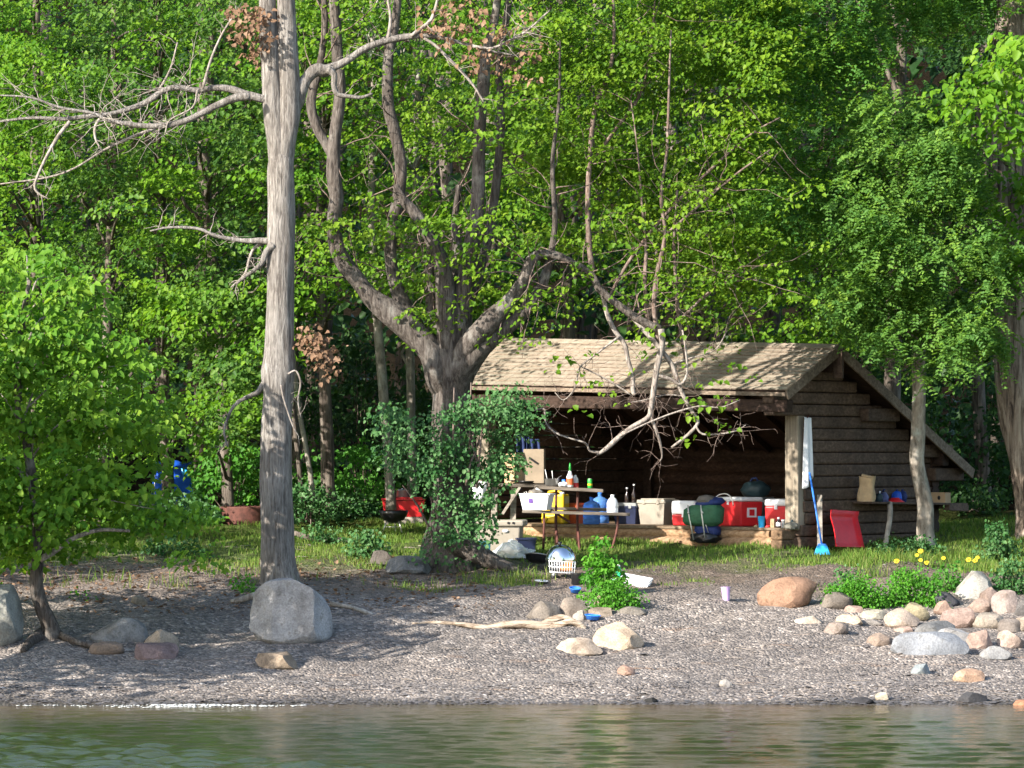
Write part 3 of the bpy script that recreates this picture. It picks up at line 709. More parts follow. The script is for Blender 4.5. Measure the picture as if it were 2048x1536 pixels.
RK = [
 ((180, 1235, 296, 1289), (.26, .26, .255), 'flat grey rock topmost in the shaded pile by the young tree roots', .8, 6),
 ((286, 1256, 360, 1303), TAN, 'tan rock at the right of the shaded pile by the young tree', .8, 6),
 ((268, 1277, 358, 1320), PURP, 'dull purple rock at the front of the shaded pile', .6, 6),
 ((176, 1278, 250, 1309), BROWN, 'dark brown rock behind the curved root of the young tree', .6, 6),
 ((510, 1297, 598, 1338), (.30, .235, .175), 'low tan rock in front of the large grey boulder', .8, 5),
 ((260, 1190, 296, 1211), TAN, 'small tan block lying alone on the shaded bank', .8, 7),
 ((424, 1007, 452, 1038), (.40, .30, .26), 'pinkish stone standing beside the rusty fire ring', .8, 6),
 ((770, 1110, 862, 1147), (.20, .20, .195), 'flat grey slab in shade at the foot of the many stemmed tree', .8, 6),
 ((738, 1100, 790, 1130), (.15, .13, .115), 'dark stone behind the grey slab by the many stemmed tree', .8, 6),
 ((1053, 1200, 1127, 1240), (.235, .205, .175), 'broad brown grey rock at the left of the driftwood clump', .8, 6),
 ((1118, 1186, 1177, 1238), (.27, .225, .185), 'pointed brownish rock below the blue lid by the green plant', .8, 8),
 ((1145, 1218, 1174, 1242), (.38, .34, .30), 'small pale stone between the driftwood and the pointed rock', .8, 6),
 ((1176, 1214, 1226, 1234), (.32, .26, .20), 'low tan stone under the left edge of the green plant', .8, 5),
 ((1238, 1212, 1294, 1230), (.26, .235, .205), 'flat grey stone under the right edge of the green plant', .7, 5),
 ((1188, 1188, 1218, 1213), PINK, 'small pinkish stone half hidden in the green plant', .7, 6),
 ((1185, 1241, 1290, 1300), CREAM, 'large cream rock with a sharp shaded right face near the driftwood', .8, 10),
 ((1112, 1274, 1206, 1310), (.52, .42, .33), 'low cream rock leaning against the larger cream rock', .8, 7),
 ((1514, 1150, 1633, 1216), ORNG, 'orange brown rock sloping down to the left near the lilac cup', .7, 6),
 ((1642, 1183, 1706, 1217), (.19, .165, .14), 'dark brown rounded rock beside the orange brown rock', .8, 5),
 ((1688, 1209, 1727, 1226), PINK, 'small flat pinkish stone in front of the bright green weeds', .7, 5),
 ((1718, 1216, 1772, 1239), (.46, .42, .33), 'pale flat slab at the left end of the rock row', .8, 6),
 ((1671, 1227, 1726, 1249), CREAM, 'low cream stone below the pale flat slab', .8, 6),
 ((1588, 1230, 1646, 1249), (.50, .43, .36), 'thin cream stone lying flat on the open shingle', .8, 6),
 ((1643, 1243, 1697, 1270), (.27, .22, .19), 'brownish stone in the strip of shadow left of the rock pile', .8, 6),
 ((1766, 1214, 1840, 1255), (.46, .37, .30), 'round cream pink rock next to the pale flat slab', .8, 6),
 ((1804, 1199, 1860, 1242), (.36, .31, .20), 'yellowish brown rock under the bright green weeds', .8, 7),
 ((1866, 1182, 1920, 1214), DKG, 'dark slate grey rock behind the pile below the flowers', .8, 6),
 ((1866, 1197, 1907, 1228), (.33, .23, .18), 'reddish brown rock in front of the dark slate one', .8, 6),
 ((1909, 1141, 1992, 1202), (.40, .385, .345), 'large pale grey rock topmost on the pile', .9, 7),
 ((1958, 1172, 2008, 1208), (.31, .235, .20), 'pinkish brown rock tucked right of the large pale grey rock', .8, 6),
 ((1932, 1192, 1982, 1227), (.36, .27, .22), 'reddish rock below the large pale grey rock', .8, 7),
 ((1982, 1179, 2041, 1227), (.35, .285, .255), 'rounded pinkish grey rock at the upper right of the pile', .8, 5),
 ((1877, 1209, 1950, 1257), (.36, .265, .225), 'big pinkish brown rock in the middle of the pile', .8, 6),
 ((1944, 1221, 2017, 1257), (.36, .31, .255), 'tan rock lower right in the middle of the pile', .8, 6),
 ((2028, 1198, 2075, 1234), (.15, .14, .135), 'dark rock at the upper right edge of the picture', .8, 6),
 ((2022, 1225, 2080, 1262), (.30, .25, .20), 'brown rock cut by the right edge of the picture', .8, 6),
 ((1828, 1234, 1912, 1278), (.20, .20, .20), 'dull grey rock behind the long bluish slab', .8, 6),
 ((1866, 1249, 1944, 1292), (.40, .39, .385), 'angular grey white rock beside the long bluish slab', .8, 11),
 ((1781, 1262, 1937, 1311), BLUEG, 'long pale bluish slab lying low in front of the pile', .55, 8),
 ((1732, 1263, 1786, 1292), (.27, .21, .17), 'broken brown rock left of the long bluish slab', .8, 9),
 ((1931, 1256, 1986, 1297), PINK, 'faceted pinkish rock right of the angular grey white rock', .8, 10),
 ((1994, 1259, 2048, 1297), (.42, .33, .28), 'egg shaped pinkish tan rock at the lower right', .8, 4),
 ((1958, 1289, 2024, 1320), (.28, .28, .28), 'thin grey slab lying right of the long bluish slab', .7, 6),
 ((1820, 1326, 1862, 1349), (.26, .29, .30), 'small blue grey stone alone on the lower beach', .8, 6),
 ((1905, 1335, 1970, 1365), PEACH, 'smooth peach coloured rock on the lower beach', .8, 4),
 ((1916, 1383, 1974, 1406), (.06, .06, .065), 'dark wet rock at the waterline on the right', .8, 5),
 ((1234, 1329, 1272, 1350), (.42, .28, .22), 'small pinkish stone alone below the cream rocks', .8, 6),
 ((1438, 1357, 1464, 1373), (.48, .44, .40), 'small whitish stone on the middle of the lower beach', .8, 6),
 ((1750, 1383, 1778, 1401), (.55, .47, .36), 'small cream stone near the waterline', .8, 7),
 ((1788, 1252, 1828, 1264), PINK, 'flat pinkish stone in front of the round cream pink rock', .7, 5),
 ((1758, 1194, 1788, 1210), (.40, .3, .26), 'pink stone among the bright green weeds', .7, 5),
 ((1288, 1392, 1316, 1406), (.03, .03, .03), 'small black wet stone at the waterline left of the others', .8, 6),
 ((1700, 1394, 1748, 1408), (.045, .045, .05), 'flat black wet stone beside the small cream stone', .8, 6),
 ((2026, 1398, 2066, 1412), (.40, .2, .12), 'orange stone in the water at the right edge', .8, 6),
 ((1995, 1235, 2050, 1266), (.25, .215, .19), 'brown grey rock between the tan rock and the right edge', .8, 6),
 ((1720, 1236, 1765, 1250), (.33, .3, .27), 'thin grey stone under the pale flat slab', .7, 6),
]
for i, (b, c, l, d, cu) in enumerate(RK):
    kw = {}
    if l.startswith('orange brown'): kw = dict(lean_=(.40, 0)); cu = 0
    if l.startswith('pointed'): kw = dict(peak=.45)
    rock(b, c, l, d, cu, i + 20, **kw)

# driftwood, one weathered log with a thin tail
DY = G(1050, 1258).y
t = thing('driftwood', 'bleached twisted driftwood log lying on the shingle', 'driftwood', G(1050, 1258))
mb = MB(); mb.tube(px([(825, 1247, 3), (870, 1245, 4.5), (930, 1250, 6), (975, 1256, 8), (1010, 1250, 11), (1050, 1249, 11), (1090, 1252, 10), (1120, 1250, 9), (1140, 1243, 9), (1158, 1248, 8), (1172, 1258, 6)], DY, 5), 12, wob=.10, flat=.8); part('log', mb, M_DRIFT, t, world=True)
mb = MB(); mb.tube(px([(1085, 1248, 6), (1105, 1240, 7), (1125, 1234, 6), (1142, 1240, 6), (1155, 1250, 4)], DY + .08, 5), 9, wob=.12); part('branch', mb, M_DRIFT, t, world=True)
def stick(path, Y, label, mat, name='fallen_branch'):
    mb = MB(); mb.tube(px(path, Y, 4), 8, wob=.08); o = part(name, mb, mat); tag(o, label, 'branch'); return o
stick([(588, 1066, 5), (620, 1076, 7), (650, 1080, 6), (690, 1078, 3)], G(640, 1085).y, 'dark fallen branch on the grass right of the tall bare tree', M_BARKDARK)
stick([(660, 1208, 5), (700, 1214, 4), (740, 1228, 4), (768, 1240, 2)], G(715, 1232).y, 'pale root like branch running right from the large grey boulder', M_BARKPALE)
stick([(462, 1205, 6), (480, 1200, 7), (505, 1192, 7), (520, 1186, 5)], G(500, 1208).y, 'short broken branch touching the left of the large grey boulder', M_BARKPALE)

# litter of twigs on the shaded bank and the strand line
mb = MB()
for k in range(330):
    if k < 230: u, v = rng.uniform(-60, 900), rng.uniform(1085, 1240)
    else: u, v = rng.uniform(0, 2040), rng.uniform(1240, 1395)
    p = G(u, v); a = rng.normal(0, .5) + (math.pi if rng.random() < .5 else 0); L_ = rng.uniform(.12, .6) if k < 230 else rng.uniform(.08, .3); pts = []
    bend = rng.normal(0, .25)
    for j in range(4):
        x = p.x + math.cos(a + bend * j * .4) * L_ * j / 3; y = p.y + math.sin(a + bend * j * .4) * L_ * j / 3
        pts.append((x, y, gz(x, y) + .008 + .012 * rng.random(), .0045 * (1 - .2 * j)))
    mb.tube(pts, 4)
o = part('twig_litter', mb, M_TWIGGREY); tag(o, 'dry twigs scattered over the shaded bank and beach', 'twigs', 'stuff')
# brown fallen leaves
n = 1500; uu = rng.uniform(-80, 1000, n); yy = rng.uniform(53.2, 59, n); xx = (uu - 1024) * yy / F
P = np.stack([xx, yy, ground(xx, yy) + .012], 1)
o = crown('leaf_litter', (P, np.array([0, 0, 1.0]) + rng.normal(0, .35, (n, 3)), rng.normal(0, 1, (n, 3)), rng.uniform(.03, .075, n), rng.uniform(0, 1, n)), M_DEAD, None); tag(o, 'brown fallen leaves strewn over the shaded bank', 'fallen leaves')
# ------------------------------------------------------------------ trees
def tpart(name, path, Y, mat, root, n=16, wob=.04, k=5, mb=None):
    m = MB(); m.tube(px(path, Y, k), n, wob=wob); return part(name, m, mat, root, world=True)
def sub_twigs(mb, path, count, lmin, lmax, r0, up=.2, t0=.15, spread=.9, kids=0, sides=4, gravity=-.15, follow=.5):
    """thin crooked twigs leaving a limb path; returns their end points"""
    P = np.asarray(path); ends = []
    for q in range(count):
        t = rng.uniform(t0, 1.0) * (len(P) - 1); i = min(int(t), len(P) - 2); f = t - i
        p = P[i] * (1 - f) + P[i + 1] * f; tn = P[i + 1, :3] - P[i, :3]; tn /= max(np.linalg.norm(tn), 1e-6)
        d = tn * follow + rng.normal(0, spread, 3) * np.array([1, .6, 1]) + np.array([0, 0, up]); d /= np.linalg.norm(d)
        L_ = rng.uniform(lmin, lmax); m = 6; pts = []; c = p[:3].copy(); rr = min(r0, p[3] * .7)
        for j in range(m):
            pts.append((*c, max(rr * (1 - .8 * j / (m - 1)), .0022)))
            d = d + rng.normal(0, .22, 3) + np.array([0, 0, gravity * .3]); d /= np.linalg.norm(d); c = c + d * L_ / (m - 1)
        mb.tube(pts, sides); ends.append(pts[-1])
        if kids:
            e = sub_twigs(mb, pts, kids, lmin * .4, lmax * .5, rr * .55, up, .25, spread, 0, 3, gravity, follow); ends += e
    return ends

GAPS = [LM(a_, b_, rh(b_) + .15) for a_ in (.5, 1.3, 2.1, 2.9, 3.7) for b_ in (-.6, .1)]      # roof points to light: sprays are cut out of the crowns towards the sun
def sunlit(Cs, r=.55, gaps=None):  # drops the sprays that stand between the sun and the given points
    s_ = np.array(SUN); keep = np.ones(len(Cs), bool)
    for g_ in (gaps if gaps is not None else GAPS):
        d = Cs - np.array(g_); t_ = d @ s_; perp = np.linalg.norm(d - t_[:, None] * s_, axis=1); keep &= ~((perp < r) & (t_ > .4))
    return Cs[keep]
# --- the tall bare tree
Y = 55.4
b = W(560, 1190, Y); bare = thing('bare_tree', 'tall grey bare tree forking high up, with dead branches', 'tree', (b.x, b.y, gz(b.x, b.y)))
tpart('trunk', [(562, 1215, 46), (561, 1180, 43), (557, 1120, 36.5), (554, 1050, 32.5), (552, 950, 31.5), (553, 850, 31), (556, 790, 31), (557, 745, 33), (558, 700, 30), (561, 600, 28.5), (562, 500, 28), (562, 400, 26.5), (562, 330, 26.5), (562, 305, 19), (562, 290, 9)], Y, M_BARKDEAD, bare, 28, .035)
tpart('stem', [(561, 400, 14), (559, 345, 20), (556, 290, 22), (549, 230, 22.5), (543, 150, 20), (537, 60, 18.5), (533, -40, 17), (528, -200, 14), (534, -420, 9), (528, -620, 4)], Y, M_BARKDEAD, bare, 20, .035)
tpart('stem', [(563, 400, 14), (564, 350, 20), (567, 295, 23), (577, 235, 24), (579, 180, 22), (575, 100, 20.5), (572, 20, 19), (570, -80, 17), (576, -260, 13), (570, -480, 8), (575, -700, 3)], Y, M_BARKDEAD, bare, 20, .035)
LB = [
 ([(548, 205, 9), (520, 196, 9), (490, 189, 8.5), (460, 178, 7), (425, 176, 6), (395, 181, 6), (355, 175, 6), (325, 182, 6), (300, 200, 6), (270, 214, 5.5), (220, 228, 5), (180, 232, 4.5), (130, 238, 4), (60, 236, 3), (-20, 246, 2)], .0),
 ([(500, 192, 8), (470, 196, 8), (440, 208, 7.5), (405, 226, 7), (365, 243, 6.5), (320, 252, 5.5), (270, 250, 5), (215, 240, 4), (185, 226, 3), (120, 215, 2.5), (60, 195, 2), (-20, 190, 1.5)], -.25),
 ([(565, 215, 16), (588, 205, 17), (600, 180, 16), (613, 158, 13), (632, 140, 14), (652, 141, 12), (672, 132, 8), (700, 117, 7.5), (728, 98, 7.5), (765, 84, 6.5), (815, 73, 6), (865, 72, 4.5), (930, 88, 3.5), (985, 103, 2.5), (1040, 112, 1.6)], .1),
 ([(655, 138, 9), (668, 150, 6.5), (668, 172, 5.5), (675, 188, 5), (700, 193, 4.5), (722, 195, 3.5), (745, 187, 2)], .0),
 ([(822, 72, 4), (845, 55, 4), (862, 40, 3.5), (872, 12, 3), (880, -30, 2)], .05),
 ([(848, 76, 3.5), (872, 92, 3), (895, 115, 3), (925, 145, 2.8), (950, 175, 2.4), (968, 205, 1.6)], -.2),
 ([(945, 92, 3), (985, 96, 2.6), (1030, 75, 2.3), (1062, 55, 2), (1100, 20, 1.2)], -.1),
 ([(775, 82, 3.5), (781, 40, 3), (776, 0, 2.5), (772, -40, 1.6)], .1),
 ([(550, 484, 8), (520, 481, 6), (495, 482, 5), (462, 478, 4.5), (430, 471, 4), (395, 457, 3), (340, 455, 2.4), (300, 462, 1.5)], 0),
 ([(548, 490, 8), (532, 505, 7), (525, 525, 6), (508, 540, 4), (492, 552, 3), (475, 566, 2)], -.1),
 ([(525, 487, 4), (508, 497, 3.4), (498, 520, 3), (490, 548, 2.4), (462, 575, 1.4)], .1),
 ([(545, 752, 10), (530, 765, 7), (515, 785, 5), (490, 796, 4), (468, 812, 3.5), (455, 838, 3), (448, 865, 2.2), (456, 895, 1.4)], 0),
 ([(576, 748, 2.4), (592, 742, 2), (601, 765, 1.8), (596, 800, 1.5), (602, 836, 1)], -.2),
 ([(562, 770, 1.8), (568, 800, 1.7), (585, 850, 1.5), (597, 872, 1)], -.34),
 ([(140, 243, 4), (118, 270, 3.6), (95, 310, 3.4), (76, 350, 3), (70, 378, 2.5), (92, 398, 1.4)], -.15),
 ([(200, 236, 3), (190, 255, 2.6), (192, 280, 2.2), (206, 304, 1.3)], -.2),
 ([(312, 256, 3.6), (255, 278, 3), (205, 302, 2.6), (150, 336, 2.2), (95, 355, 2), (0, 368, 1.2)], .35),
 ([(405, 178, 3), (425, 110, 2.6), (455, 50, 2.2), (485, 15, 1.4)], -.1),
 ([(312, 190, 2.8), (340, 140, 2.2), (355, 85, 1.5)], .1),
 ([(395, 180, 2.4), (385, 215, 2), (340, 240, 1.6), (330, 268, 1.2)], -.3),
]
paths = []
for pth, dy in LB:
    tpart('branch', pth, Y + dy - .05, M_BARKDEAD if pth[0][2] > 7 else M_TWIGGREY, bare, 8, .07, 4); paths.append(px(pth, Y + dy - .05, 4))
mb = MB()
for i, (c, a, bb) in enumerate([(46, .25, .95), (40, .25, .8), (16, .15, .5), (4, .1, .3), (8, .1, .4), (8, .1, .35), (22, .15, .6), (5, .1, .4), (12, .1, .45), (10, .08, .3), (6, .08, .3), (6, .08, .3), (6, .08, .3), (2, .05, .2), (10, .1, .35), (4, .1, .2), (6, .1, .4), (8, .1, .3), (5, .1, .3), (3, .1, .3)]):
    sub_twigs(mb, paths[i], c, a, bb, .0075, .12 if i < 2 else .05, .3, .8, 2, 4, -.1, .7)
o = part('twigs', mb, M_TWIGGREY, bare, world=True); o['kind'] = 'stuff'
# brown withered leaves left on it
C = np.vstack([[tuple(W(u + rng.normal(0, s), v + rng.normal(0, s), Y + rng.normal(-.1, .2))) for _ in range(n_)] for u, v, s, n_ in ((505, 40, 24, 30), (520, 95, 14, 10), (900, 40, 40, 26), (1000, 90, 45, 22), (630, 690, 18, 18), (645, 725, 14, 10), (615, 660, 8, 6))])
crown('withered_leaves', spray_leaves(C, 9, .13, .075, .6, .5, .4), M_DEAD, bare)

# --- the many stemmed tree
Y = 57.6
b = W(895, 1150, Y); bass = thing('basswood_tree', 'large many stemmed tree in front of the lean-to with drooping limb and bushy base', 'tree', (b.x, b.y, gz(b.x, b.y)))
tpart('trunk', [(893, 1165, 74), (897, 1120, 58), (903, 1060, 47), (905, 980, 41), (904, 900, 38), (903, 830, 37), (902, 780, 40), (900, 735, 47), (902, 700, 46)], Y, M_BARKBASS, bass, 32, .06)
STEMS = [
 [(880, 755, 30), (862, 705, 27), (820, 658, 25), (772, 620, 24), (738, 590, 22), (716, 560, 20), (690, 530, 20), (673, 490, 18.5), (668, 440, 18), (673, 395, 17), (667, 340, 16.5), (669, 280, 15.5), (680, 190, 14.5), (674, 100, 13), (668, 0, 12), (655, -160, 9), (660, -330, 5)],
 [(667, 315, 11), (650, 285, 12), (632, 250, 12), (622, 200, 11), (640, 130, 9), (650, 40, 8), (640, -90, 6), (630, -200, 4)],
 [(890, 745, 26), (862, 702, 24), (826, 652, 21), (802, 600, 18.5), (786, 550, 16), (781, 500, 15), (786, 445, 14.5), (797, 395, 14.5), (802, 330, 15), (789, 262, 14.5), (777, 210, 13.5), (776, 120, 12.5), (790, 50, 11), (800, -80, 8), (790, -250, 5)],
 [(886, 700, 17), (870, 640, 16), (863, 590, 15), (858, 545, 13), (862, 505, 10), (850, 450, 8)],
 [(900, 690, 27), (893, 610, 25), (888, 555, 21), (878, 510, 18.5), (852, 462, 15), (828, 425, 13.5), (806, 398, 11), (790, 370, 8)],
 [(912, 715, 34), (915, 640, 30), (926, 560, 25), (941, 500, 20), (954, 420, 16), (957, 330, 15.5), (960, 250, 15.5), (966, 180, 15), (970, 120, 13.5), (986, 55, 11), (1000, -60, 8), (990, -220, 5)],
 [(935, 610, 14), (965, 525, 12), (985, 430, 10.5), (998, 310, 10), (1002, 210, 9.5), (998, 140, 9), (1012, 40, 8), (1030, -80, 6)],
 [(925, 735, 30), (958, 692, 26), (1000, 662, 18.5), (1040, 630, 16), (1068, 595, 14.5), (1088, 558, 13), (1102, 510, 9), (1110, 440, 6.5), (1105, 330, 5), (1118, 200, 3.5), (1120, 80, 2)],
 [(930, 705, 25), (972, 652, 22), (1018, 602, 16.5), (1048, 560, 15.5), (1062, 522, 14), (1085, 508, 11), (1115, 512, 9.5), (1150, 528, 8.5), (1183, 548, 8), (1200, 580, 9), (1240, 612, 9), (1280, 640, 8.5), (1322, 660, 8)],
 [(908, 560, 15), (915, 500, 12), (910, 440, 9), (918, 370, 7)],
]
DYS = [-.15, -.05, .1, .3, -.2, -.05, .25, -.3, -.45, .5]
spaths = []
for s, dy in zip(STEMS, DYS):
    if s[0][1] > 680: s = [(903, 830, 12, -dy), (s[0][0] * .5 + 451, 785, s[0][2] * .8, -dy * .8)] + [(*s[0], -dy * .4)] + s[1:]
    s = [(r_[0], r_[1], r_[2] * (.84 if r_[1] < 620 else 1.0), *r_[3:]) for r_ in s]
    tpart('stem', s, Y + dy, M_BARKBASS, bass, 18, .05); spaths.append(px(s, Y + dy, 5))
DROOP = [
 ([(1322, 658, 10.5), (1324, 690, 9.5), (1314, 735, 9), (1308, 775, 8), (1302, 815, 7.5), (1296, 835, 7.5), (1263, 855, 7), (1237, 875, 7), (1213, 897, 6.5), (1194, 910, 4)], -.5),
 ([(1200, 905, 4), (1180, 902, 3), (1170, 886, 2.8), (1134, 875, 2.6), (1107, 863, 2.4), (1091, 844, 2.2), (1088, 818, 2), (1064, 822, 1.5)], -.5),
 ([(1262, 628, 9), (1290, 662, 8), (1314, 690, 7.5), (1341, 725, 7), (1354, 758, 6.5), (1366, 790, 6), (1384, 823, 5.5), (1396, 845, 5), (1374, 871, 4.5), (1343, 895, 3)], -.4),
 ([(1205, 585, 7), (1215, 630, 7), (1230, 662, 7), (1249, 688, 7), (1256, 720, 6.5), (1265, 752, 6), (1266, 782, 7), (1270, 790, 5)], -.4),
 ([(1312, 750, 5), (1338, 757, 5), (1362, 768, 4.5), (1374, 745, 3.5), (1372, 705, 3), (1365, 660, 2)], -.5),
 ([(1300, 830, 4.5), (1309, 852, 4.5), (1320, 885, 4), (1324, 912, 2.5), (1320, 922, 1.5)], -.5),
 ([(1240, 872, 2.6), (1275, 855, 2.6), (1310, 840, 2.6), (1350, 825, 2.5), (1400, 812, 2.2), (1440, 815, 2), (1480, 800, 1.4)], -.55),
 ([(1390, 850, 3), (1405, 868, 2.6), (1440, 868, 2.2), (1470, 862, 2), (1492, 850, 1.3)], -.45),
 ([(1366, 792, 2.6), (1330, 790, 2.2), (1290, 800, 2), (1262, 805, 1.4)], -.4),
 ([(1342, 728, 2.6), (1385, 715, 2.2), (1430, 700, 2), (1455, 660, 1.5)], -.4),
 ([(1160, 732, 2.2), (1200, 752, 2.3), (1240, 775, 2.4), (1262, 790, 2.2)], -.35),
 ([(1240, 672, 4), (1190, 710, 3), (1160, 735, 2.5), (1150, 775, 2), (1128, 800, 1.8), (1110, 785, 1.4)], -.45),
]
dpaths = []
for s, dy in DROOP:
    s = [(a, b_, h_ * .70) for a, b_, h_ in s]
    tpart('drooping_branch', s, Y + dy, M_TWIGGREY, bass, 9, .07, 4); dpaths.append(px(s, Y + dy, 4))
SHOOTS = [([(1318, 690, 5), (1308, 610, 5), (1316, 540, 4.5), (1330, 470, 4), (1322, 390, 3.5), (1334, 300, 3), (1338, 180, 2.4), (1342, 60, 1.6)], -.3),
 ([(1295, 650, 4.5), (1290, 560, 4), (1292, 500, 3.4), (1285, 420, 2.6), (1275, 300, 1.8), (1262, 200, 1.4)], -.1),
 ([(1372, 720, 4), (1358, 640, 4), (1352, 560, 3.5), (1348, 480, 3), (1355, 380, 2)], .0),
 ([(1185, 550, 6), (1178, 480, 6), (1176, 400, 5.5), (1180, 310, 5), (1190, 220, 4.5), (1222, 130, 4), (1228, 30, 3), (1215, -100, 2)], .3),
 ([(1215, 600, 3.5), (1260, 520, 3.4), (1330, 430, 3.2), (1420, 340, 3), (1500, 270, 2.2), (1560, 235, 1.4)], .1),
 ([(1330, 470, 3), (1400, 410, 2.6), (1470, 350, 2.2), (1540, 300, 1.5)], -.3),
 ([(1360, 640, 3), (1400, 600, 2.6), (1450, 560, 2.2), (1500, 540, 1.5)], -.1),
 ([(1180, 330, 4), (1230, 260, 3.4), (1280, 190, 2.8), (1300, 100, 2), (1310, 0, 1.5)], .4)]
shp = []
for s, dy in SHOOTS:
    tpart('shoot', s, Y + dy, M_TWIG, bass, 8, .05, 4); shp.append(px(s, Y + dy, 4))
mb = MB(); ends = []
for p in spaths: ends += sub_twigs(mb, p, 16, .4, 1.2, .012, .1, .35, .9, 1)
for p in shp: ends += sub_twigs(mb, p, 14, .4, 1.3, .009, .15, .15, .9, 1)
for p in dpaths: sub_twigs(mb, p, 11, .15, .6, .005, .0, .2, .8, 2, 4, -.1, .6)
o = part('twigs', mb, M_TWIG, bass, world=True); o['kind'] = 'stuff'
# roots
for s in ([(905, 1085, 22), (940, 1100, 20), (985, 1122, 17), (1030, 1142, 13), (1075, 1152, 11), (1105, 1156, 7)], [(925, 1120, 16), (935, 1145, 13), (950, 1165, 6)], [(870, 1120, 18), (850, 1140, 14), (832, 1155, 6)], [(885, 1150, 14), (880, 1165, 10), (872, 1178, 4)]):
    tpart('root', s, Y - .35, M_BARKBASS, bass, 12, .08)
# leaf sprays: on the twig ends, and through the volume
E = np.array([e[:3] for e in ends]); E = E[E[:, 2] > W(0, 690, Y).z]
BP = [(585, -140), (1580, -140), (1600, 120), (1540, 330), (1560, 520), (1510, 640), (1430, 690), (1330, 640), (1200, 520), (1100, 480), (1000, 560), (900, 430), (760, 560), (640, 690), (600, 500)]
C1 = region(BP, 57.5, 60.2, 420, .22, .95, 1); C2 = np.vstack([region([(1040, -140), (1580, -140), (1540, 330), (1060, 330)], 57.0, 60.6, 380, .22, .95, 2), region([(1060, 300), (1540, 300), (1560, 520), (1510, 640), (1400, 690), (1250, 560), (1080, 470)], 58.7, 61.4, 270, .18, .95, 2)])
C3 = region([(590, 180), (1060, 180), (1040, 480), (900, 560), (700, 520), (600, 560)], 56.0, 57.3, 62, .2, 1.0, 3)
C4 = np.array([tuple(W(u + rng.normal(0, 8), v + rng.normal(0, 6), Y - .55)) for u, v in ((1100, 735), (1130, 730), (1150, 745), (1115, 720), (1170, 700), (1180, 765), (1190, 770), (1285, 745), (1290, 715), (1385, 798), (1400, 790), (1430, 800), (1450, 815), (1425, 805), (1460, 790), (1380, 830), (1395, 845), (1450, 850), (1435, 845), (1375, 875), (1385, 720), (1420, 705), (1460, 730), (1440, 760), (1240, 800), (1160, 815), (1225, 790), (1350, 640), (1380, 660), (1420, 770), (1470, 740), (1500, 760), (1210, 760))])
u1_ = 1024 + C1[:, 0] * F / C1[:, 1]; C1 = C1[(u1_ > 1060) | (C1[:, 1] > 58.3)]
C1, C2, C3, E = (sunlit(q_) for q_ in (C1, C2, C3, E))
A = [spray_leaves(E, 20, .30, .070, .5), spray_leaves(C1, 40, .36, .070, .55), spray_leaves(C2, 42, .36, .072, .55), spray_leaves(C3, 40, .34, .072, .55), spray_leaves(C4, 5, .13, .085, .6)]
CT = region([(560, -600), (1400, -600), (1500, -150), (560, -150)], 56.5, 60.5, 130, .05, .6, 4)
A.append(spray_leaves(CT, 26, .6, .15, .5))
arr = [np.concatenate([a[i] for a in A]) for i in range(5)]
crown('crown', arr, M_BASS, bass)
# suckers crowding the base of the trunk
SP = [(745, 815), (800, 800), (870, 835), (925, 800), (1000, 775), (1075, 785), (1082, 830), (1040, 880), (1040, 930), (985, 985), (985, 1050), (1010, 1050), (950, 1110), (960, 1140), (870, 1120), (835, 1110), (850, 1080), (872, 1045), (865, 985), (790, 950), (750, 900)]
C = region(SP, 56.4, 57.5, 250, .12, 1.6, 6)
crown('suckers', spray_leaves(C, 26, .19, .058, .4, .5, .5), M_SUCKER, bass)
mb = MB()
for k in range(14):
    u0, v0 = rng.uniform(870, 960), rng.uniform(900, 1120); u1, v1 = u0 + rng.normal(0, 42), v0 - rng.uniform(40, 150)
    mb.tube(px([(u0, v0, 3), ((u0 + u1) / 2, (v0 + v1) / 2 - 10, 2.2), (u1, v1, 1)], 57.0 + rng.uniform(-.3, .3), 3), 4)
o = part('sucker_stems', mb, M_TWIG, bass, world=True); o['kind'] = 'stuff'

# --- the young tree at the left, close to the water
Y = 52.2
b = G(92, 1278); Y = b.y
young = thing('young_tree', 'young leafy tree with a crooked root hanging over the left beach', 'tree', b)
tpart('trunk', [(98, 1290, 22), (102, 1262, 19), (94, 1236, 17), (80, 1205, 15), (73, 1170, 13), (75, 1120, 12), (74, 1050, 11), (68, 980, 10), (55, 900, 9), (40, 830, 8), (35, 740, 8), (45, 640, 6), (60, 560, 4)], Y, M_BARKBASS, young, 16, .07)
gr = lambda rows, up=5: [(u_, v_ - up, h_, G(u_, v_).y - Y - .03) for u_, v_, h_ in rows]
tpart('root', gr([(100, 1268, 15), (82, 1276, 13), (62, 1288, 11), (46, 1306, 6)]), Y, M_BARKBASS, young, 10, .08)
tpart('root', gr([(92, 1272, 8), (118, 1276, 8), (140, 1286, 7), (170, 1297, 6), (205, 1300, 5), (246, 1306, 3)], 8), Y, M_BARKBASS, young, 9, .08)
YP = [(-120, 470), (70, 460), (110, 500), (190, 560), (230, 640), (310, 740), (345, 830), (330, 900), (360, 960), (430, 1040), (440, 1090), (425, 1130), (360, 1120), (300, 1075), (220, 1100), (150, 1050), (120, 1130), (60, 1110), (-120, 1190)]
C = np.vstack([region(YP, 50.9, 53.6, 400, .10, 1.1, 9), region([(-60, 600), (150, 620), (230, 800), (240, 1000), (60, 1090), (-60, 1100)], 50.9, 51.8, 120, None)]); C = C[~in_poly(1024 + C[:, 0] * F / C[:, 1], HOR + (CAMZ - C[:, 2]) * F / C[:, 1], [(300, 895), (395, 900), (405, 975), (315, 980)])]
mb = MB(); tp = px([(74, 1050, 14), (55, 900, 12), (40, 780, 10), (60, 560, 4)], Y, 6)
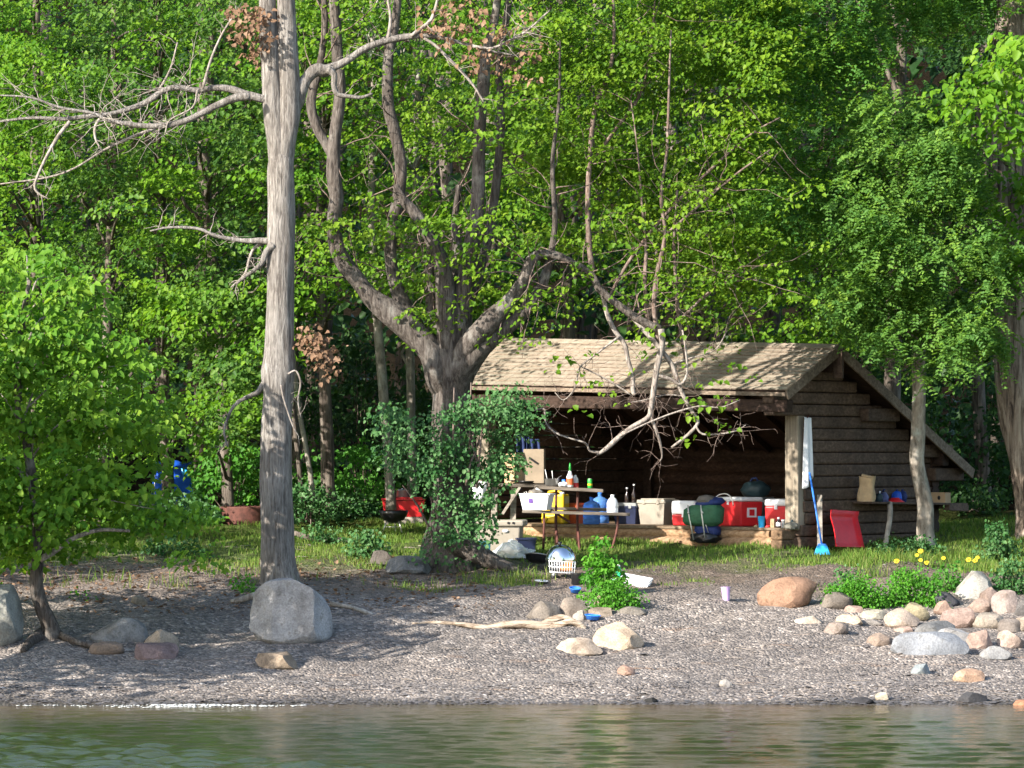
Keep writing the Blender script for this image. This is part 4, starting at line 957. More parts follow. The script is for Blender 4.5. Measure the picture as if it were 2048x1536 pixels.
for k in range(30):
    e = C[rng.integers(len(C))]; d = np.abs(tp[:, 2] - (e[2] - .55)); s = tp[int(np.argmin(d))]
    m1 = s[:3] * .55 + e * .45 + np.array([0, 0, .22]); mb.tube(smooth_path([(*s[:3], .014), (*m1, .010), (*e, .004)], 5), 6, wob=.05)
mb.tube(px([(80, 1120, 7), (115, 1098, 6), (150, 1075, 5), (200, 1060, 4), (260, 1062, 3)], Y - .1, 4), 7)
part('branches', mb, M_TWIGGREY, young, world=True)
Pa = spray_leaves(C, 27, .30, .105, .7, .16, .7, (-.25, -.5, 0), .4)
order = np.argsort(Pa[0][:, 1]); Pa = tuple(a[order] for a in Pa)      # nearest leaves first
crown('crown', tuple(a[300:] for a in Pa), M_YOUNG, young, .36)
# its largest leaves, one object each
V, Q = leaf_arrays(np.zeros((1, 3)), np.array([[0, 0, 1.0]]), np.array([[0, 1.0, 0]]), np.array([1.0]), .36)
lms = [np_mesh('leaf', V, Q, M_YOUNG, np.full(6, t_)) for t_ in (.1, .3, .5, .7, .9)]
for i in range(300):
    p, n_, t_, s_ = Pa[0][i], Pa[1][i], Pa[2][i], Pa[3][i]
    n_ = Vector(n_).normalized(); bx = n_.cross(Vector(t_)).normalized(); ty = bx.cross(n_)
    M = Matrix((-bx, ty, n_)).transposed()
    ob = new_obj('leaf', lms[int(Pa[4][i] * 4.99)], young)
    ob.matrix_local = Matrix.Translation(Vector(p) - ORG[young.name]) @ (M.to_4x4() @ Matrix.Diagonal((s_, s_, s_, 1)))

# --- slender locust before the end wall
Y = 60.7
b = W(1852, 1090, Y); loc = thing('locust_tree', 'slender pale locust tree growing against the lean-to end wall', 'tree', (b.x, b.y, gz(b.x, b.y)))
tpart('trunk', [(1854, 1100, 19), (1851, 1060, 17), (1850, 1010, 16.5), (1842, 970, 16), (1834, 920, 14.5), (1836, 860, 14), (1838, 790, 14), (1837, 720, 14), (1836, 650, 12), (1822, 570, 11), (1805, 520, 10), (1790, 450, 8), (1780, 380, 6), (1790, 300, 4)], Y, M_BARKPALE, loc, 16, .05)
LP = [(1700, 600), (1690, 480), (1740, 330), (1800, 245), (1890, 250), (1960, 340), (1985, 440), (2000, 560), (1995, 680), (1960, 735), (1900, 700), (1880, 760), (1830, 730), (1760, 690)]
LP = [(1660, 610), (1680, 480), (1700, 300), (1740, 180), (1850, 190)] + LP[5:]
C = region(LP, 57.6, 60.4, 380, .20, 1.2, 12)
tp = px([(1836, 700, 8), (1822, 570, 8), (1795, 470, 6), (1785, 320, 3)], Y, 6); mb = MB()
for k in range(24):
    e = C[rng.integers(len(C))]; s = tp[int(np.argmin(np.abs(tp[:, 2] - (e[2] - .4))))]
    mb.tube(smooth_path([(*s[:3], .016), (*(s[:3] * .5 + e * .5 + np.array([0, 0, .15])), .010), (*e, .004)], 4), 5)
part('branches', mb, M_TWIG, loc, world=True)
crown('crown', frond_leaves(C, 9, .30, .056, 7), M_LOCUST2, loc, .36)

# --- tall locust behind, filling the upper right
Y = 65.5
b = W(1790, 1040, Y); loc2 = thing('locust_tree', 'taller locust with a forked upper trunk behind the lean-to', 'tree', (b.x, b.y, gz(b.x, b.y)))
tpart('trunk', [(1790, 1040, 20), (1784, 800, 18), (1790, 560, 16), (1792, 380, 14), (1797, 200, 12), (1802, 160, 11), (1803, 110, 10), (1802, 55, 9)], Y, M_BARKDARK, loc2, 14, .05)
tpart('limb', [(1803, 70, 9), (1790, 30, 7), (1782, -20, 6), (1770, -150, 5), (1740, -400, 3)], Y, M_BARKDARK, loc2, 10)
tpart('limb', [(1801, 62, 8), (1815, 45, 7), (1830, 10, 6), (1850, -60, 5), (1880, -300, 3)], Y, M_BARKDARK, loc2, 10)
tpart('limb', [(1796, 195, 6), (1785, 165, 6), (1770, 130, 5), (1745, 60, 4), (1700, -20, 3), (1600, -120, 2)], Y - .3, M_BARKDARK, loc2, 8)
C = np.vstack([region([(1470, -180), (1760, -180), (1750, 120), (1720, 250), (1740, 330), (1680, 480), (1560, 520), (1490, 420), (1560, 200), (1480, 60)], 57.6, 61.2, 400, .16, .9, 14),
               region([(1740, -180), (2080, -180), (2080, 30), (1960, 40), (1900, 70), (1760, 40)], 60.4, 64.5, 280, .02, .9, 15)])
C = sunlit(C); C = sunlit(C, .5, [W(u_, v_, 58.8) for u_ in (1760, 1820, 1880, 1940) for v_ in (360, 480, 600)])
A1 = frond_leaves(C, 8, .34, .052, 7); CT = region([(1470, -900), (2080, -900), (2080, -180), (1470, -180)], 60.5, 66, 200, .05, .6, 16); A2 = spray_leaves(CT, 26, .6, .14, .5)
crown('crown', [np.concatenate([a, c]) for a, c in zip(A1, A2)], M_LOCUST, loc2, .36)

# --- big furrowed tree at the right edge
Y = 61.5
b = W(2060, 1075, Y); edge = thing('old_tree', 'thick furrowed trunk cut by the right edge of the picture', 'tree', (b.x, b.y, gz(b.x, b.y)))
tpart('trunk', [(2075, 1085, 46), (2068, 1030, 36), (2060, 980, 34), (2052, 920, 35), (2042, 850, 38), (2030, 780, 39), (2024, 700, 40), (2026, 620, 41), (2028, 560, 42), (2022, 480, 44), (2012, 400, 46), (2010, 300, 44), (2018, 150, 40), (2030, 0, 36), (2040, -200, 28), (2050, -500, 16)], Y, M_BARKFUR, edge, 30, .05)
tpart('limb', [(2020, 260, 10), (1990, 210, 8), (1950, 190, 5), (1905, 190, 2)], Y - .8, M_BARKDARK, edge, 8)
tpart('limb', [(2020, 330, 8), (1985, 300, 6), (1945, 290, 4), (1910, 280, 2)], Y - .7, M_BARKDARK, edge, 8)
C = np.vstack([region([(1880, 170), (1960, 90), (2100, 60), (2100, 320), (2010, 310), (1930, 280), (1900, 230)], 57.3, 59.0, 72, .0, 1.2, 18), region([(1950, 400), (2060, 420), (2060, 570), (1960, 560)], 59.4, 60.6, 34, -.1, 1.2, 19), region([(2010, 340), (2100, 340), (2100, 600), (2040, 580)], 60.0, 61.0, 16, -.1, 1.2, 20),
               region([(1900, -900), (2500, -900), (2500, 60), (2120, 300), (2080, 0), (1940, -100)], 59, 63, 150, .0, .6, 21)])
crown('crown', spray_leaves(C, 22, .36, .125, .6, .2, .8), M_MAPLE, edge, .40)
# ------------------------------------------------------------------ the wood behind
def forest_tree(name, label, u, Y, hw, top, mat, leaf, Cs, n, rad, size, path=None, group='trees of the wood behind the shore'):
    g = W(u, 1000, Y); gzv = gz(g.x, Y); v0 = HOR - (gzv - CAMZ) * F / Y
    t = thing(name, label, 'tree', (g.x, Y, gzv), group=None)
    if path is None:
        d1, d2, d3 = rng.normal(0, 14, 3)
        path = [(u, v0 + 12, hw * 1.35), (u + 1, v0 - 60, hw * 1.05), (u + d1 * .5, 800, hw), (u + d1, 600, hw * .9), (u + d1 + d2, 350, hw * .78), (u + d1 + d2 + d3, 80, hw * .62), (u + d1 + d2, -250, hw * .4), (u + d2, -600, hw * .15)]
    tp = px(path, Y, 5); mb = MB(); mb.tube(tp, 14, wob=.05); part('trunk', mb, mat, t, world=True)
    if len(Cs):
        mb = MB()
        for k in range(min(26, len(Cs))):
            e = Cs[rng.integers(len(Cs))]; s = tp[int(np.argmin(np.abs(tp[:, 2] - (e[2] - .7))))]
            r0 = min(.035, s[3] * .5)
            mb.tube(smooth_path([(*s[:3], r0), (*(s[:3] * .6 + e * .4 + np.array([rng.normal(0, .2), rng.normal(0, .2), .1])), r0 * .7), (*(s[:3] * .2 + e * .8 + rng.normal(0, .12, 3)), r0 * .4), (*e, .004)], 3), 5)
        part('branches', mb, mat, t, world=True)
        crown('crown', spray_leaves(Cs, n, rad, size, .55), leaf, t)
    return t
# left wall of maples: spray centres shared out to the nearest of five trunks
CL = np.vstack([region([(-160, -160), (640, -160), (640, 560), (560, 700), (520, 880), (330, 900), (-160, 940)], 60.3, 69.5, 1750, .26, .85, 30),
                region([(300, 560), (530, 600), (520, 840), (420, 900), (300, 820)], 61, 64, 120, .0, 1.0, 31)])
CL = CL[~in_poly(1024 + CL[:, 0] * F / CL[:, 1], HOR + (CAMZ - CL[:, 2]) * F / CL[:, 1], [(290, 880), (405, 890), (410, 985), (310, 985)])]
# openings cut through the crowns along the sun's rays to light the undergrowth
GAPS2 = [W(465, 945, 66.0), W(500, 930, 66), W(440, 820, 63.4), W(490, 1000, 64.8), W(615, 950, 67.0), W(640, 930, 67.0), W(715, 940, 67.0), W(480, 760, 62.5)]
CL = sunlit(CL, .75, GAPS2)
TL = [(60, 66.5, 13, 'leafy maple standing furthest left behind the young tree'), (205, 65.0, 11, 'leafy maple behind the dead branches at the upper left'), (335, 67.0, 12, 'leafy maple above the blue tarp'), (455, 65.5, 11, 'leafy maple just left of the tall bare tree'), (590, 67.5, 10, 'leafy maple right behind the fork of the tall bare tree')]
uL = 1024 + CL[:, 0] * F / CL[:, 1]; own = np.argmin(np.abs(uL[:, None] + rng.normal(0, 35, (len(uL), 1)) - np.array([t[0] for t in TL])[None]), 1)
for i, (u, Y, hw, lab) in enumerate(TL):
    forest_tree('maple_tree', lab, u, Y, hw, 0, M_BARKDARK, (M_MAPLE, M_MAPLE2)[i % 2], CL[own == i], 52, .46, .080)
# behind the many stemmed tree and above the lean-to
CC = region([(620, -160), (1260, -160), (1250, 520), (1040, 640), (950, 660), (760, 600), (640, 560)], 62.5, 69.0, 620, .27, .85, 33)
CC = sunlit(CC, .75, GAPS2)
CR = region([(1230, -160), (1760, -160), (1780, 420), (1740, 690), (1540, 690), (1420, 660), (1240, 600)], 64.6, 69.5, 620, .24, .85, 34)
TC = [(655, 66.0, 14, 'dark straight tree trunk right of the tall bare tree', [(660, 1020, 17), (656, 960, 14), (654, 880, 13), (650, 780, 12), (645, 640, 11), (640, 480, 10), (650, 300, 9), (655, 50, 7), (640, -300, 3)], M_BARKDARK),
      (775, 65.2, 10, 'thin tree leaning slightly left behind the red tote', [(782, 1020, 11), (779, 960, 10), (774, 880, 9.5), (766, 780, 9.5), (756, 660, 9), (748, 560, 8), (742, 400, 7), (748, 200, 6), (740, -100, 3)], M_BARKPALE),
      (822, 67.0, 9, 'pale slim tree half hidden by the many stemmed tree', [(824, 1010, 9), (822, 850, 9), (821, 740, 9), (818, 600, 8), (830, 400, 7), (836, 100, 5), (830, -200, 2)], M_BARKPALE),
      (1135, 66.5, 14, 'grey trunk seen through leaves above the lean-to roof', None, M_BARKDARK)]
uC = 1024 + CC[:, 0] * F / CC[:, 1]; own = np.argmin(np.abs(uC[:, None] + rng.normal(0, 40, (len(uC), 1)) - np.array([640, 750, 830, 1100])[None]), 1)
for i, (u, Y, hw, lab, pth, bm_) in enumerate(TC):
    forest_tree('forest_tree', lab, u, Y, hw, 0, bm_, M_MAPLE, CC[own == i], 50, .46, .078, pth)
TR = [(1420, 68.0, 12, 'leafy tree rising behind the middle of the lean-to roof'), (1650, 68.5, 12, 'shaded leafy tree rising behind the roof ridge end')]
uR = 1024 + CR[:, 0] * F / CR[:, 1]; own = np.argmin(np.abs(uR[:, None] + rng.normal(0, 40, (len(uR), 1)) - np.array([1420, 1650])[None]), 1)
for i, (u, Y, hw, lab) in enumerate(TR):
    forest_tree('forest_tree', lab, u, Y, hw, 0, M_BARKDARK, M_MAPLE, CR[own == i], 50, .46, .078)
forest_tree('sapling', 'thin pale leaning sapling between the bare tree and the dark trunk', 612, 64.6, 5, 0, M_BARKPALE, M_MAPLE, np.zeros((0, 3)), 1, .3, .1, [(626, 1000, 6), (618, 930, 5.5), (607, 870, 5), (597, 810, 4.5), (590, 740, 4), (584, 640, 3), (590, 540, 2)])
forest_tree('sapling', 'thin dark sapling right beside the tall bare tree', 592, 66.0, 5, 0, M_BARKDARK, M_MAPLE, np.zeros((0, 3)), 1, .3, .1, [(604, 1000, 5), (598, 930, 5), (590, 860, 4.5), (585, 780, 4), (592, 650, 3), (600, 540, 2)])
forest_tree('dead_tree', 'dark trunk in the shadow right of the lean-to', 1965, 70.0, 14, 0, M_BARKDARK, M_DARKLEAF, region([(1880, -160), (2160, -160), (2160, 480), (1900, 480)], 67, 71, 170, .05, .7, 36), 26, .45, .11)
# shade trees outside the frame, along the shore on both sides
def side_tree(label, x, y, r_, h, nn, leaf, lo=1.6):
    t = thing('maple_tree', label, 'tree', (x, y, gz(x, y))); z0 = gz(x, y)
    mb = MB(); mb.tube(smooth_path([(x, y, z0 - .1, .24), (x + .1, y, z0 + 2, .19), (x - .1, y + .1, z0 + h * .55, .14), (x, y, z0 + h * .95, .03)], 5), 12, wob=.05); part('trunk', mb, M_BARKDARK, t, world=True)
    C = []
    while len(C) < nn:
        q = rng.normal(0, 1, 3); q /= np.linalg.norm(q); q *= rng.uniform(.35, 1) ** .5
        p = np.array([x + q[0] * r_, y + q[1] * r_, z0 + lo + (h - lo) * (.5 + .5 * q[2])])
        if noise.noise(Vector(p) * .6) > -.12: C.append(p)
    C = np.array(C); mb = MB()
    for k in range(16):
        e = C[rng.integers(len(C))]; s = np.array([x, y, max(z0 + 1.0, e[2] - .9)]); mb.tube([(*s, .05), (*(s * .5 + e * .5), .03), (*e, .006)], 5)
    part('branches', mb, M_BARKDARK, t, world=True)
    crown('crown', spray_leaves(C, 26, .55, .17, .5), leaf, t); return t
side_tree('shore maple outside the left edge of the picture, nearest the water', -9.7, 47.2, 2.4, 6.3, 200, M_MAPLE, 1.4)
side_tree('shore maple outside the left edge of the picture, second from the water', -14.5, 69.0, 3.6, 13.0, 200, M_MAPLE)
side_tree('shore maple outside the left edge of the picture, furthest from the water', -19.0, 72.0, 3.8, 14.0, 200, M_MAPLE)
side_tree('low shore maple outside the left edge of the picture, behind the one nearest the water', -11.2, 55.2, 2.4, 5.2, 150, M_MAPLE, .5)
side_tree('tall maple outside the right edge of the picture', 11.5, 62.0, 3.2, 12.5, 190, M_MAPLE)
side_tree('maple outside the right edge of the picture near the rocks', 12.0, 56.0, 2.6, 9.0, 120, M_MAPLE)

# undergrowth at the wood's edge
def shrub(label, box, Y0, Y1, n, m, leaf, size, rad=.24, name='shrub', group=None, seed=0):
    u0, v0, u1, v1 = box; um = (u0 + u1) / 2; b = W(um, v1, (Y0 + Y1) / 2)
    t = thing(name, label, 'shrub', (b.x, b.y, gz(b.x, b.y)), group=group)
    poly = [(u0, v1), (u0 - 4, (v0 + 2 * v1) / 3), (u0 + (u1 - u0) * .2, v0 + (v1 - v0) * .25), (um, v0), (u1 - (u1 - u0) * .2, v0 + (v1 - v0) * .2), (u1 + 4, (v0 + 2 * v1) / 3), (u1, v1)]
    C = region(poly, Y0, Y1, n, -.05, 1.5, 50 + seed)
    mb = MB(); z0 = t.location
    for k in range(min(14, n)):
        e = C[rng.integers(len(C))]; mb.tube(smooth_path([(z0.x + rng.normal(0, .12), z0.y + rng.normal(0, .1), z0.z - .02, .010), (*(np.array(z0) * .4 + e * .6), .006), (*e, .003)], 3), 4)
    part('stems', mb, M_TWIG, t, world=True)['kind'] = 'stuff'
    crown('foliage', spray_leaves(C, m, rad, size, .5, .4, .6), leaf, t); return t
shrub('bright green shrub in the sunlit gap left of the tall bare tree', (400, 880, 525, 1005), 65.4, 66.8, 70, 24, M_SHRUB, .075, seed=1)
shrub('bright green undergrowth between the bare tree and the dark trunk', (575, 880, 655, 1005), 66.2, 68.0, 46, 24, M_SHRUB, .075, seed=2)
shrub('bright green undergrowth right of the dark trunk', (665, 880, 770, 1005), 66.2, 68.0, 56, 24, M_SHRUB, .075, seed=3)
shrub('dark green bush low behind the dark trunk', (560, 965, 680, 1035), 64.5, 66, 40, 24, M_SUCKER, .07, seed=4)
shrub('dark green bush low behind the red tote', (670, 975, 762, 1035), 65.8, 67.5, 32, 24, M_SUCKER, .07, seed=5)
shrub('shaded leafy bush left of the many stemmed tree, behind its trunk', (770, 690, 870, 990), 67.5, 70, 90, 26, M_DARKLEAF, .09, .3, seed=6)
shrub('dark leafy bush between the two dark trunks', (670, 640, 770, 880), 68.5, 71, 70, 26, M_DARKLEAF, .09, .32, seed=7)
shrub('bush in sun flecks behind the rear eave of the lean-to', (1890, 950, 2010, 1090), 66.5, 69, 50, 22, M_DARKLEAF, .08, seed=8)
shrub('dark bush under the blue tarp', (250, 985, 425, 1045), 64.0, 65.5, 50, 24, M_SUCKER, .075, seed=9)
shrub('dark leafy bush at the far left behind the young tree', (-120, 900, 250, 1060), 62.5, 66, 130, 26, M_MAPLE, .09, .32, seed=10)
shrub('leafy bush in front of the dark gap left of the bare tree', (400, 740, 520, 960), 66.5, 69, 60, 26, M_MAPLE, .09, .32, seed=11)
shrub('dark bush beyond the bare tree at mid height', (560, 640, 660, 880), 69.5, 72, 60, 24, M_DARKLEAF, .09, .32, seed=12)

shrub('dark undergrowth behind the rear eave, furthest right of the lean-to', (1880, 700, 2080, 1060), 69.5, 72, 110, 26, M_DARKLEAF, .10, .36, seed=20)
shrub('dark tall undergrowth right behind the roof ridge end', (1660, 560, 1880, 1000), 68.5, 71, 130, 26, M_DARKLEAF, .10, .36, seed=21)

# far wood: reads as one dark mass
n = 2600
x = rng.uniform(-24, 24, n); y = rng.uniform(71.5, 92, n); z = ground(x, y) + 17 * rng.uniform(0, 1, n) ** .85 + .1
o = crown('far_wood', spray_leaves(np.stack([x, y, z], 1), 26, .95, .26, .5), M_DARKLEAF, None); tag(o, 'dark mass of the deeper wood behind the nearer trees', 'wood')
mb = MB()
for k in range(34):
    xx, yy = rng.uniform(-14, 14), rng.uniform(73, 88); z0 = gz(xx, yy)
    mb.tube([(xx, yy, z0 - .2, rng.uniform(.1, .2)), (xx + rng.normal(0, .3), yy, z0 + 6, .12), (xx + rng.normal(0, .5), yy, z0 + 14, .05)], 8)
o = part('far_trunks', mb, M_BARKDARK); tag(o, 'distant trunks standing in the dark of the deeper wood', 'wood', 'stuff')

# ------------------------------------------------------------------ grass, weeds and flowers
def blades(n, xs, ys, hmin, hmax, dens):
    out = []; 
    x = rng.uniform(*xs, n * 3); y = rng.uniform(*ys, n * 3)
    nz = np.array([noise.noise(Vector((a * .9, b_ * .9, 3.3))) + .5 * noise.noise(Vector((a * 2.6, b_ * 2.6, 1.0))) for a, b_ in zip(x, y)])
    ok = dens(x, y) + nz * .9 > rng.uniform(.3, 1.0, len(x)); x, y = x[ok][:n], y[ok][:n]; k = len(x); z = ground(x, y)
    h = rng.uniform(hmin, hmax, k); wd = rng.uniform(.004, .009, k); a = rng.uniform(0, 3.14, k)
    bx, by = np.cos(a) * wd, np.sin(a) * wd; lx, ly = rng.normal(0, .4, k) * h, rng.normal(0, .4, k) * h
    V = np.stack([np.stack([x - bx, y - by, z - .01], 1), np.stack([x + bx, y + by, z - .01], 1), np.stack([x + bx * .6 + lx * .4, y + by * .6 + ly * .4, z + h * .6], 1), np.stack([x - bx * .6 + lx * .4, y - by * .6 + ly * .4, z + h * .6], 1), np.stack([x + lx, y + ly, z + h * .95], 1)], 1)
    b_ = np.arange(k)[:, None] * 5
    T_ = np.concatenate([b_ + np.array([0, 1, 2]), b_ + np.array([0, 2, 3]), b_ + np.array([3, 2, 4])])
    return V.reshape(-1, 3), T_, np.repeat(np.clip(rng.uniform(0, 1, k) * .7 + .3 * (nz[ok][:n] * .5 + .5), 0, 1), 5)
G1 = blades(60000, (-9.5, 9.5), (56.2, 66), .03, .09, lambda x, y: np.clip((y - 57.3) / 1.8, -.3, .85) - .22 * (x < -2.2))
G2 = blades(2200, (4.6, 8.5), (56.4, 59.0), .08, .20, lambda x, y: .6 + 0 * x)
G3 = blades(1500, (-6.5, 2), (55.2, 58), .08, .22, lambda x, y: .25 + 0 * x)
G4 = blades(12000, (-1.5, 9), (55.3, 58.2), .025, .06, lambda x, y: .10 + .22 * (y - 55.3) / 2.9)
V = np.concatenate([G1[0], G2[0], G3[0], G4[0]]); o2 = len(G1[0]); o3 = o2 + len(G2[0]); o4 = o3 + len(G3[0])
ob = new_obj('grass', np_mesh('grass', V, np.concatenate([G1[1], G2[1] + o2, G3[1] + o3, G4[1] + o4]), M_GRASS, np.concatenate([G1[2], G2[2], G3[2], G4[2]]), 3)); tag(ob, 'short rough grass on the bank before the lean-to', 'grass', 'stuff')

def weed(label, box, n, m, leaf, size, rad=.14, dep=.35, name='weed_clump', seed=0, cat='plant'):
    u0, v0, u1, v1 = box; b = G((u0 + u1) / 2, v1); Y = b.y + dep * .5
    t = thing(name, label, cat, b)
    um = (u0 + u1) / 2; poly = [(u0, v1), (u0 + (u1 - u0) * .12, v0 + (v1 - v0) * .45), (u0 + (u1 - u0) * .35, v0 + (v1 - v0) * .1), (um, v0), (u0 + (u1 - u0) * .7, v0 + (v1 - v0) * .15), (u1 - (u1 - u0) * .1, v0 + (v1 - v0) * .5), (u1, v1)]
    C = region(poly, Y - dep * .5, Y + dep * .5, n, None); mb = MB()
    for k in range(min(n, 24)):
        e = C[rng.integers(len(C))]; x0, y0 = e[0] * .8 + b.x * .2 + rng.normal(0, .03), e[1]
        mb.tube([(x0, y0, gz(x0, y0) - .01, .005), (x0 * .4 + e[0] * .6, y0, (gz(x0, y0) + e[2]) / 2, .004), (*e, .002)], 4)
    part('stems', mb, M_STEM, t, world=True)['kind'] = 'stuff'
    crown('foliage', spray_leaves(C, m, rad, size, .5, .6, .6, (-.3, -.3, 0), .6), leaf, t); return t
weed('bright green leafy weed clump left of the yellow flowers, above the pale slab', (1645, 1150, 1770, 1215), 80, 36, M_HERB, .038, seed=1)
weed('bright green leafy weed clump below the yellow flowers', (1755, 1138, 1890, 1212), 95, 36, M_HERB, .038, seed=2)
weed('taller grey green weed at the left end of the bright weeds', (1668, 1118, 1715, 1190), 20, 20, M_SUCKER, .05, .12, seed=3)
weed('low green plant mound among the stones by the driftwood', (1165, 1160, 1292, 1222), 70, 36, M_HERB, .036, seed=4)
weed('tall leafy stalk rising out of the low green mound', (1170, 1076, 1242, 1200), 60, 16, M_HERB, .062, .12, seed=5)
weed('green weeds before the large pale grey rock', (1870, 1120, 1925, 1185), 22, 24, M_SHRUB, .045, seed=6)
weed('dark green weeds at the right edge behind the rocks', (1985, 1110, 2075, 1190), 44, 24, M_SUCKER, .055, seed=7)
weed('leafy green bush at the far right behind the rock pile', (1960, 1045, 2035, 1125), 40, 24, M_SUCKER, .055, seed=8)
weed('green weeds at the foot of the slender locust', (1800, 1075, 1880, 1112), 30, 22, M_SUCKER, .05, seed=9)
weed('green weeds below the wall shelf pole', (1745, 1080, 1800, 1115), 18, 20, M_SUCKER, .045, seed=10)
weed('small green plant left of the large grey boulder', (462, 1155, 512, 1188), 12, 20, M_HERB, .045, seed=11)
weed('green weeds left of the many stemmed tree', (690, 1055, 770, 1120), 30, 22, M_SUCKER, .055, seed=12)
weed('small green sprout under the young tree', (150, 1180, 182, 1200), 4, 14, M_HERB, .05, seed=13)
weed('green ferny plant in the shade right of the tall bare tree', (600, 1045, 690, 1090), 24, 20, M_SUCKER, .05, seed=14)
weed('low weeds on the bank under the young tree branches', (280, 1060, 420, 1118), 36, 20, M_SUCKER, .06, seed=15)
FL = [(1793, 1122, 6.2, 'lowest left yellow flower on its own'), (1841, 1102, 6.2, 'topmost yellow flower of the cluster of five'), (1834, 1110, 4.7, 'yellow flower just below the topmost one'), (1841, 1120, 4.7, 'yellow flower left in the lower pair of the cluster'), (1853, 1125, 5.5, 'yellow flower right in the lower pair of the cluster'), (1887, 1116, 4.7, 'single yellow flower between the two clusters'), (1937, 1119, 6.2, 'large yellow flower left in the right hand trio'), (1950, 1121, 5.5, 'yellow flower in the middle of the right hand trio'), (1955, 1115, 4.7, 'yellow flower at the right end of the right hand trio')]
for u, v, hw, lab in FL:
    Yf = 57.3 + rng.uniform(-.15, .3); c = W(u, v, Yf); r_ = .85 * hw * Yf / F
    t = thing('yellow_flower', lab, 'flower', (c.x, c.y, gz(c.x, c.y)), group='yellow flowers on the bank')
    z = c.z - t.location.z; mb = MB(); mb.tube([(.03, .02, -.01, .004), (.01, .01, z * .6, .0035), (0, 0, z, .003)], 5)
    for k in range(3):
        zz = z * (.2 + .22 * k); a = rng.uniform(0, 6.28); mb.add([(0, 0, zz), (.04 * math.cos(a) - .015, .04 * math.sin(a), zz + .03), (.10 * math.cos(a), .10 * math.sin(a), zz + .02), (.04 * math.cos(a) + .015, .04 * math.sin(a), zz + .03)], [(0, 1, 2, 3)])
    part('stem', mb, M_STEM, t)
    tilt = Euler((R(50), R(-18), 0)).to_matrix(); mb = MB()
    for k in range(9):
        a = k * 6.283 / 9; d = Vector((math.cos(a), math.sin(a), 0)); s = Vector((-math.sin(a), math.cos(a), 0)); pts = [d * r_ * .25 - s * r_ * .15, d * r_ * .25 + s * r_ * .15, d * r_ + s * r_ * .2 + Vector((0, 0, -.1 * r_)), d * r_ * 1.1, d * r_ - s * r_ * .2 + Vector((0, 0, -.1 * r_))]
        mb.add([tilt @ p + Vector((0, 0, z)) for p in pts], [(0, 1, 2, 3, 4)])
    part('petals', mb, M_FLOWER, t, False)
    mb = MB(); mb.lathe([(r_ * .45, 0), (r_ * .4, r_ * .2), (r_ * .15, r_ * .3)], (0, 0, z), 8, tilt); part('flower_centre', mb, M_FLOWERC, t)
# ------------------------------------------------------------------ camp gear (things are built in metres round their own base)
def at_floor(u, d): return LM(LW(u, d), d, FLOOR)
def SZ(pxs, Y): return pxs * Y / F
def lump(V, amp, sc, seed):
    off = Vector((seed * 3.7, seed * 1.3, 0)); out = []
    for p in V:
        q = Vector(p); out.append(q * (1 + amp * noise.noise(q * sc + off) + amp * .5 * noise.noise(q * sc * 2.3 + off)))
    return out
def blob(sz, amp=.18, sc=1.4, seed=0, flat=True, sub=3, squash=.0):
    V, Fc = ico(sub); V = [Vector(v) for v in lump(V, amp, sc, seed)]
    if flat: V = [Vector((v.x, v.y, max(v.z, -.75))) for v in V]
    zl = min(v.z for v in V)
    return MB().add([((v.x) * sz[0] / 2, v.y * sz[1] / 2, (v.z - zl) * sz[2] / 1.75) for v in V], Fc)
def ring(mb, r, tube_r, c, n=24, M=None):
    pts = []
    for k in range(n + 1):
        a = 2 * math.pi * k / n; p = Vector((r * math.cos(a), r * math.sin(a), 0)); p = (M @ p if M is not None else p) + Vector(c); pts.append((*p, tube_r))
    mb.tube(pts, 6, cap=False)
def tote(name, label, cat, loc, rz, sz, mat, lidmat=None, rim=True, taper=.86, group=None):
    t = thing(name, label, cat, loc, rz, group); a, b, h = sz
    mb = MB(); th = .012
    def rect(x, y, z): return [(-x / 2, -y / 2, z), (x / 2, -y / 2, z), (x / 2, y / 2, z), (-x / 2, y / 2, z)]
    rings = [rect(a * taper, b * taper, 0), rect(a, b, h), rect(a - 2 * th, b - 2 * th, h), rect(a * taper - 2 * th, b * taper - 2 * th, .03)]
    vs = [p for r in rings for p in r]; fs = [(3, 2, 1, 0), (12, 13, 14, 15)]
    for i in range(3): fs += [(i * 4 + k, i * 4 + (k + 1) % 4, i * 4 + 4 + (k + 1) % 4, i * 4 + 4 + k) for k in range(4)]
    mb.add(vs, fs); part('body', mb, mat, t, False, .008)
    if rim:
        mb = MB(); rr = .012
        P = [(-a / 2, -b / 2), (a / 2, -b / 2), (a / 2, b / 2), (-a / 2, b / 2)]
        for k in range(4): mb.beam((*P[k], h), (*P[(k + 1) % 4], h), .03, .028)
        part('rim', mb, mat, t, False, .004)
    if lidmat is not None:
        mb = MB(); mb.box((0, 0, h + .022), (a * 1.03, b * 1.05, .03)); mb.box((0, 0, h + .046), (a * .86, b * .82, .02)); part('lid', mb, lidmat, t, False, .008)
        for s_ in (-1, 1):
            mb = MB(); mb.box((s_ * a * .26, -b * .525, h + .005), (.05, .016, .06)); part('latch', mb, lidmat, t, False, .004)
    return t
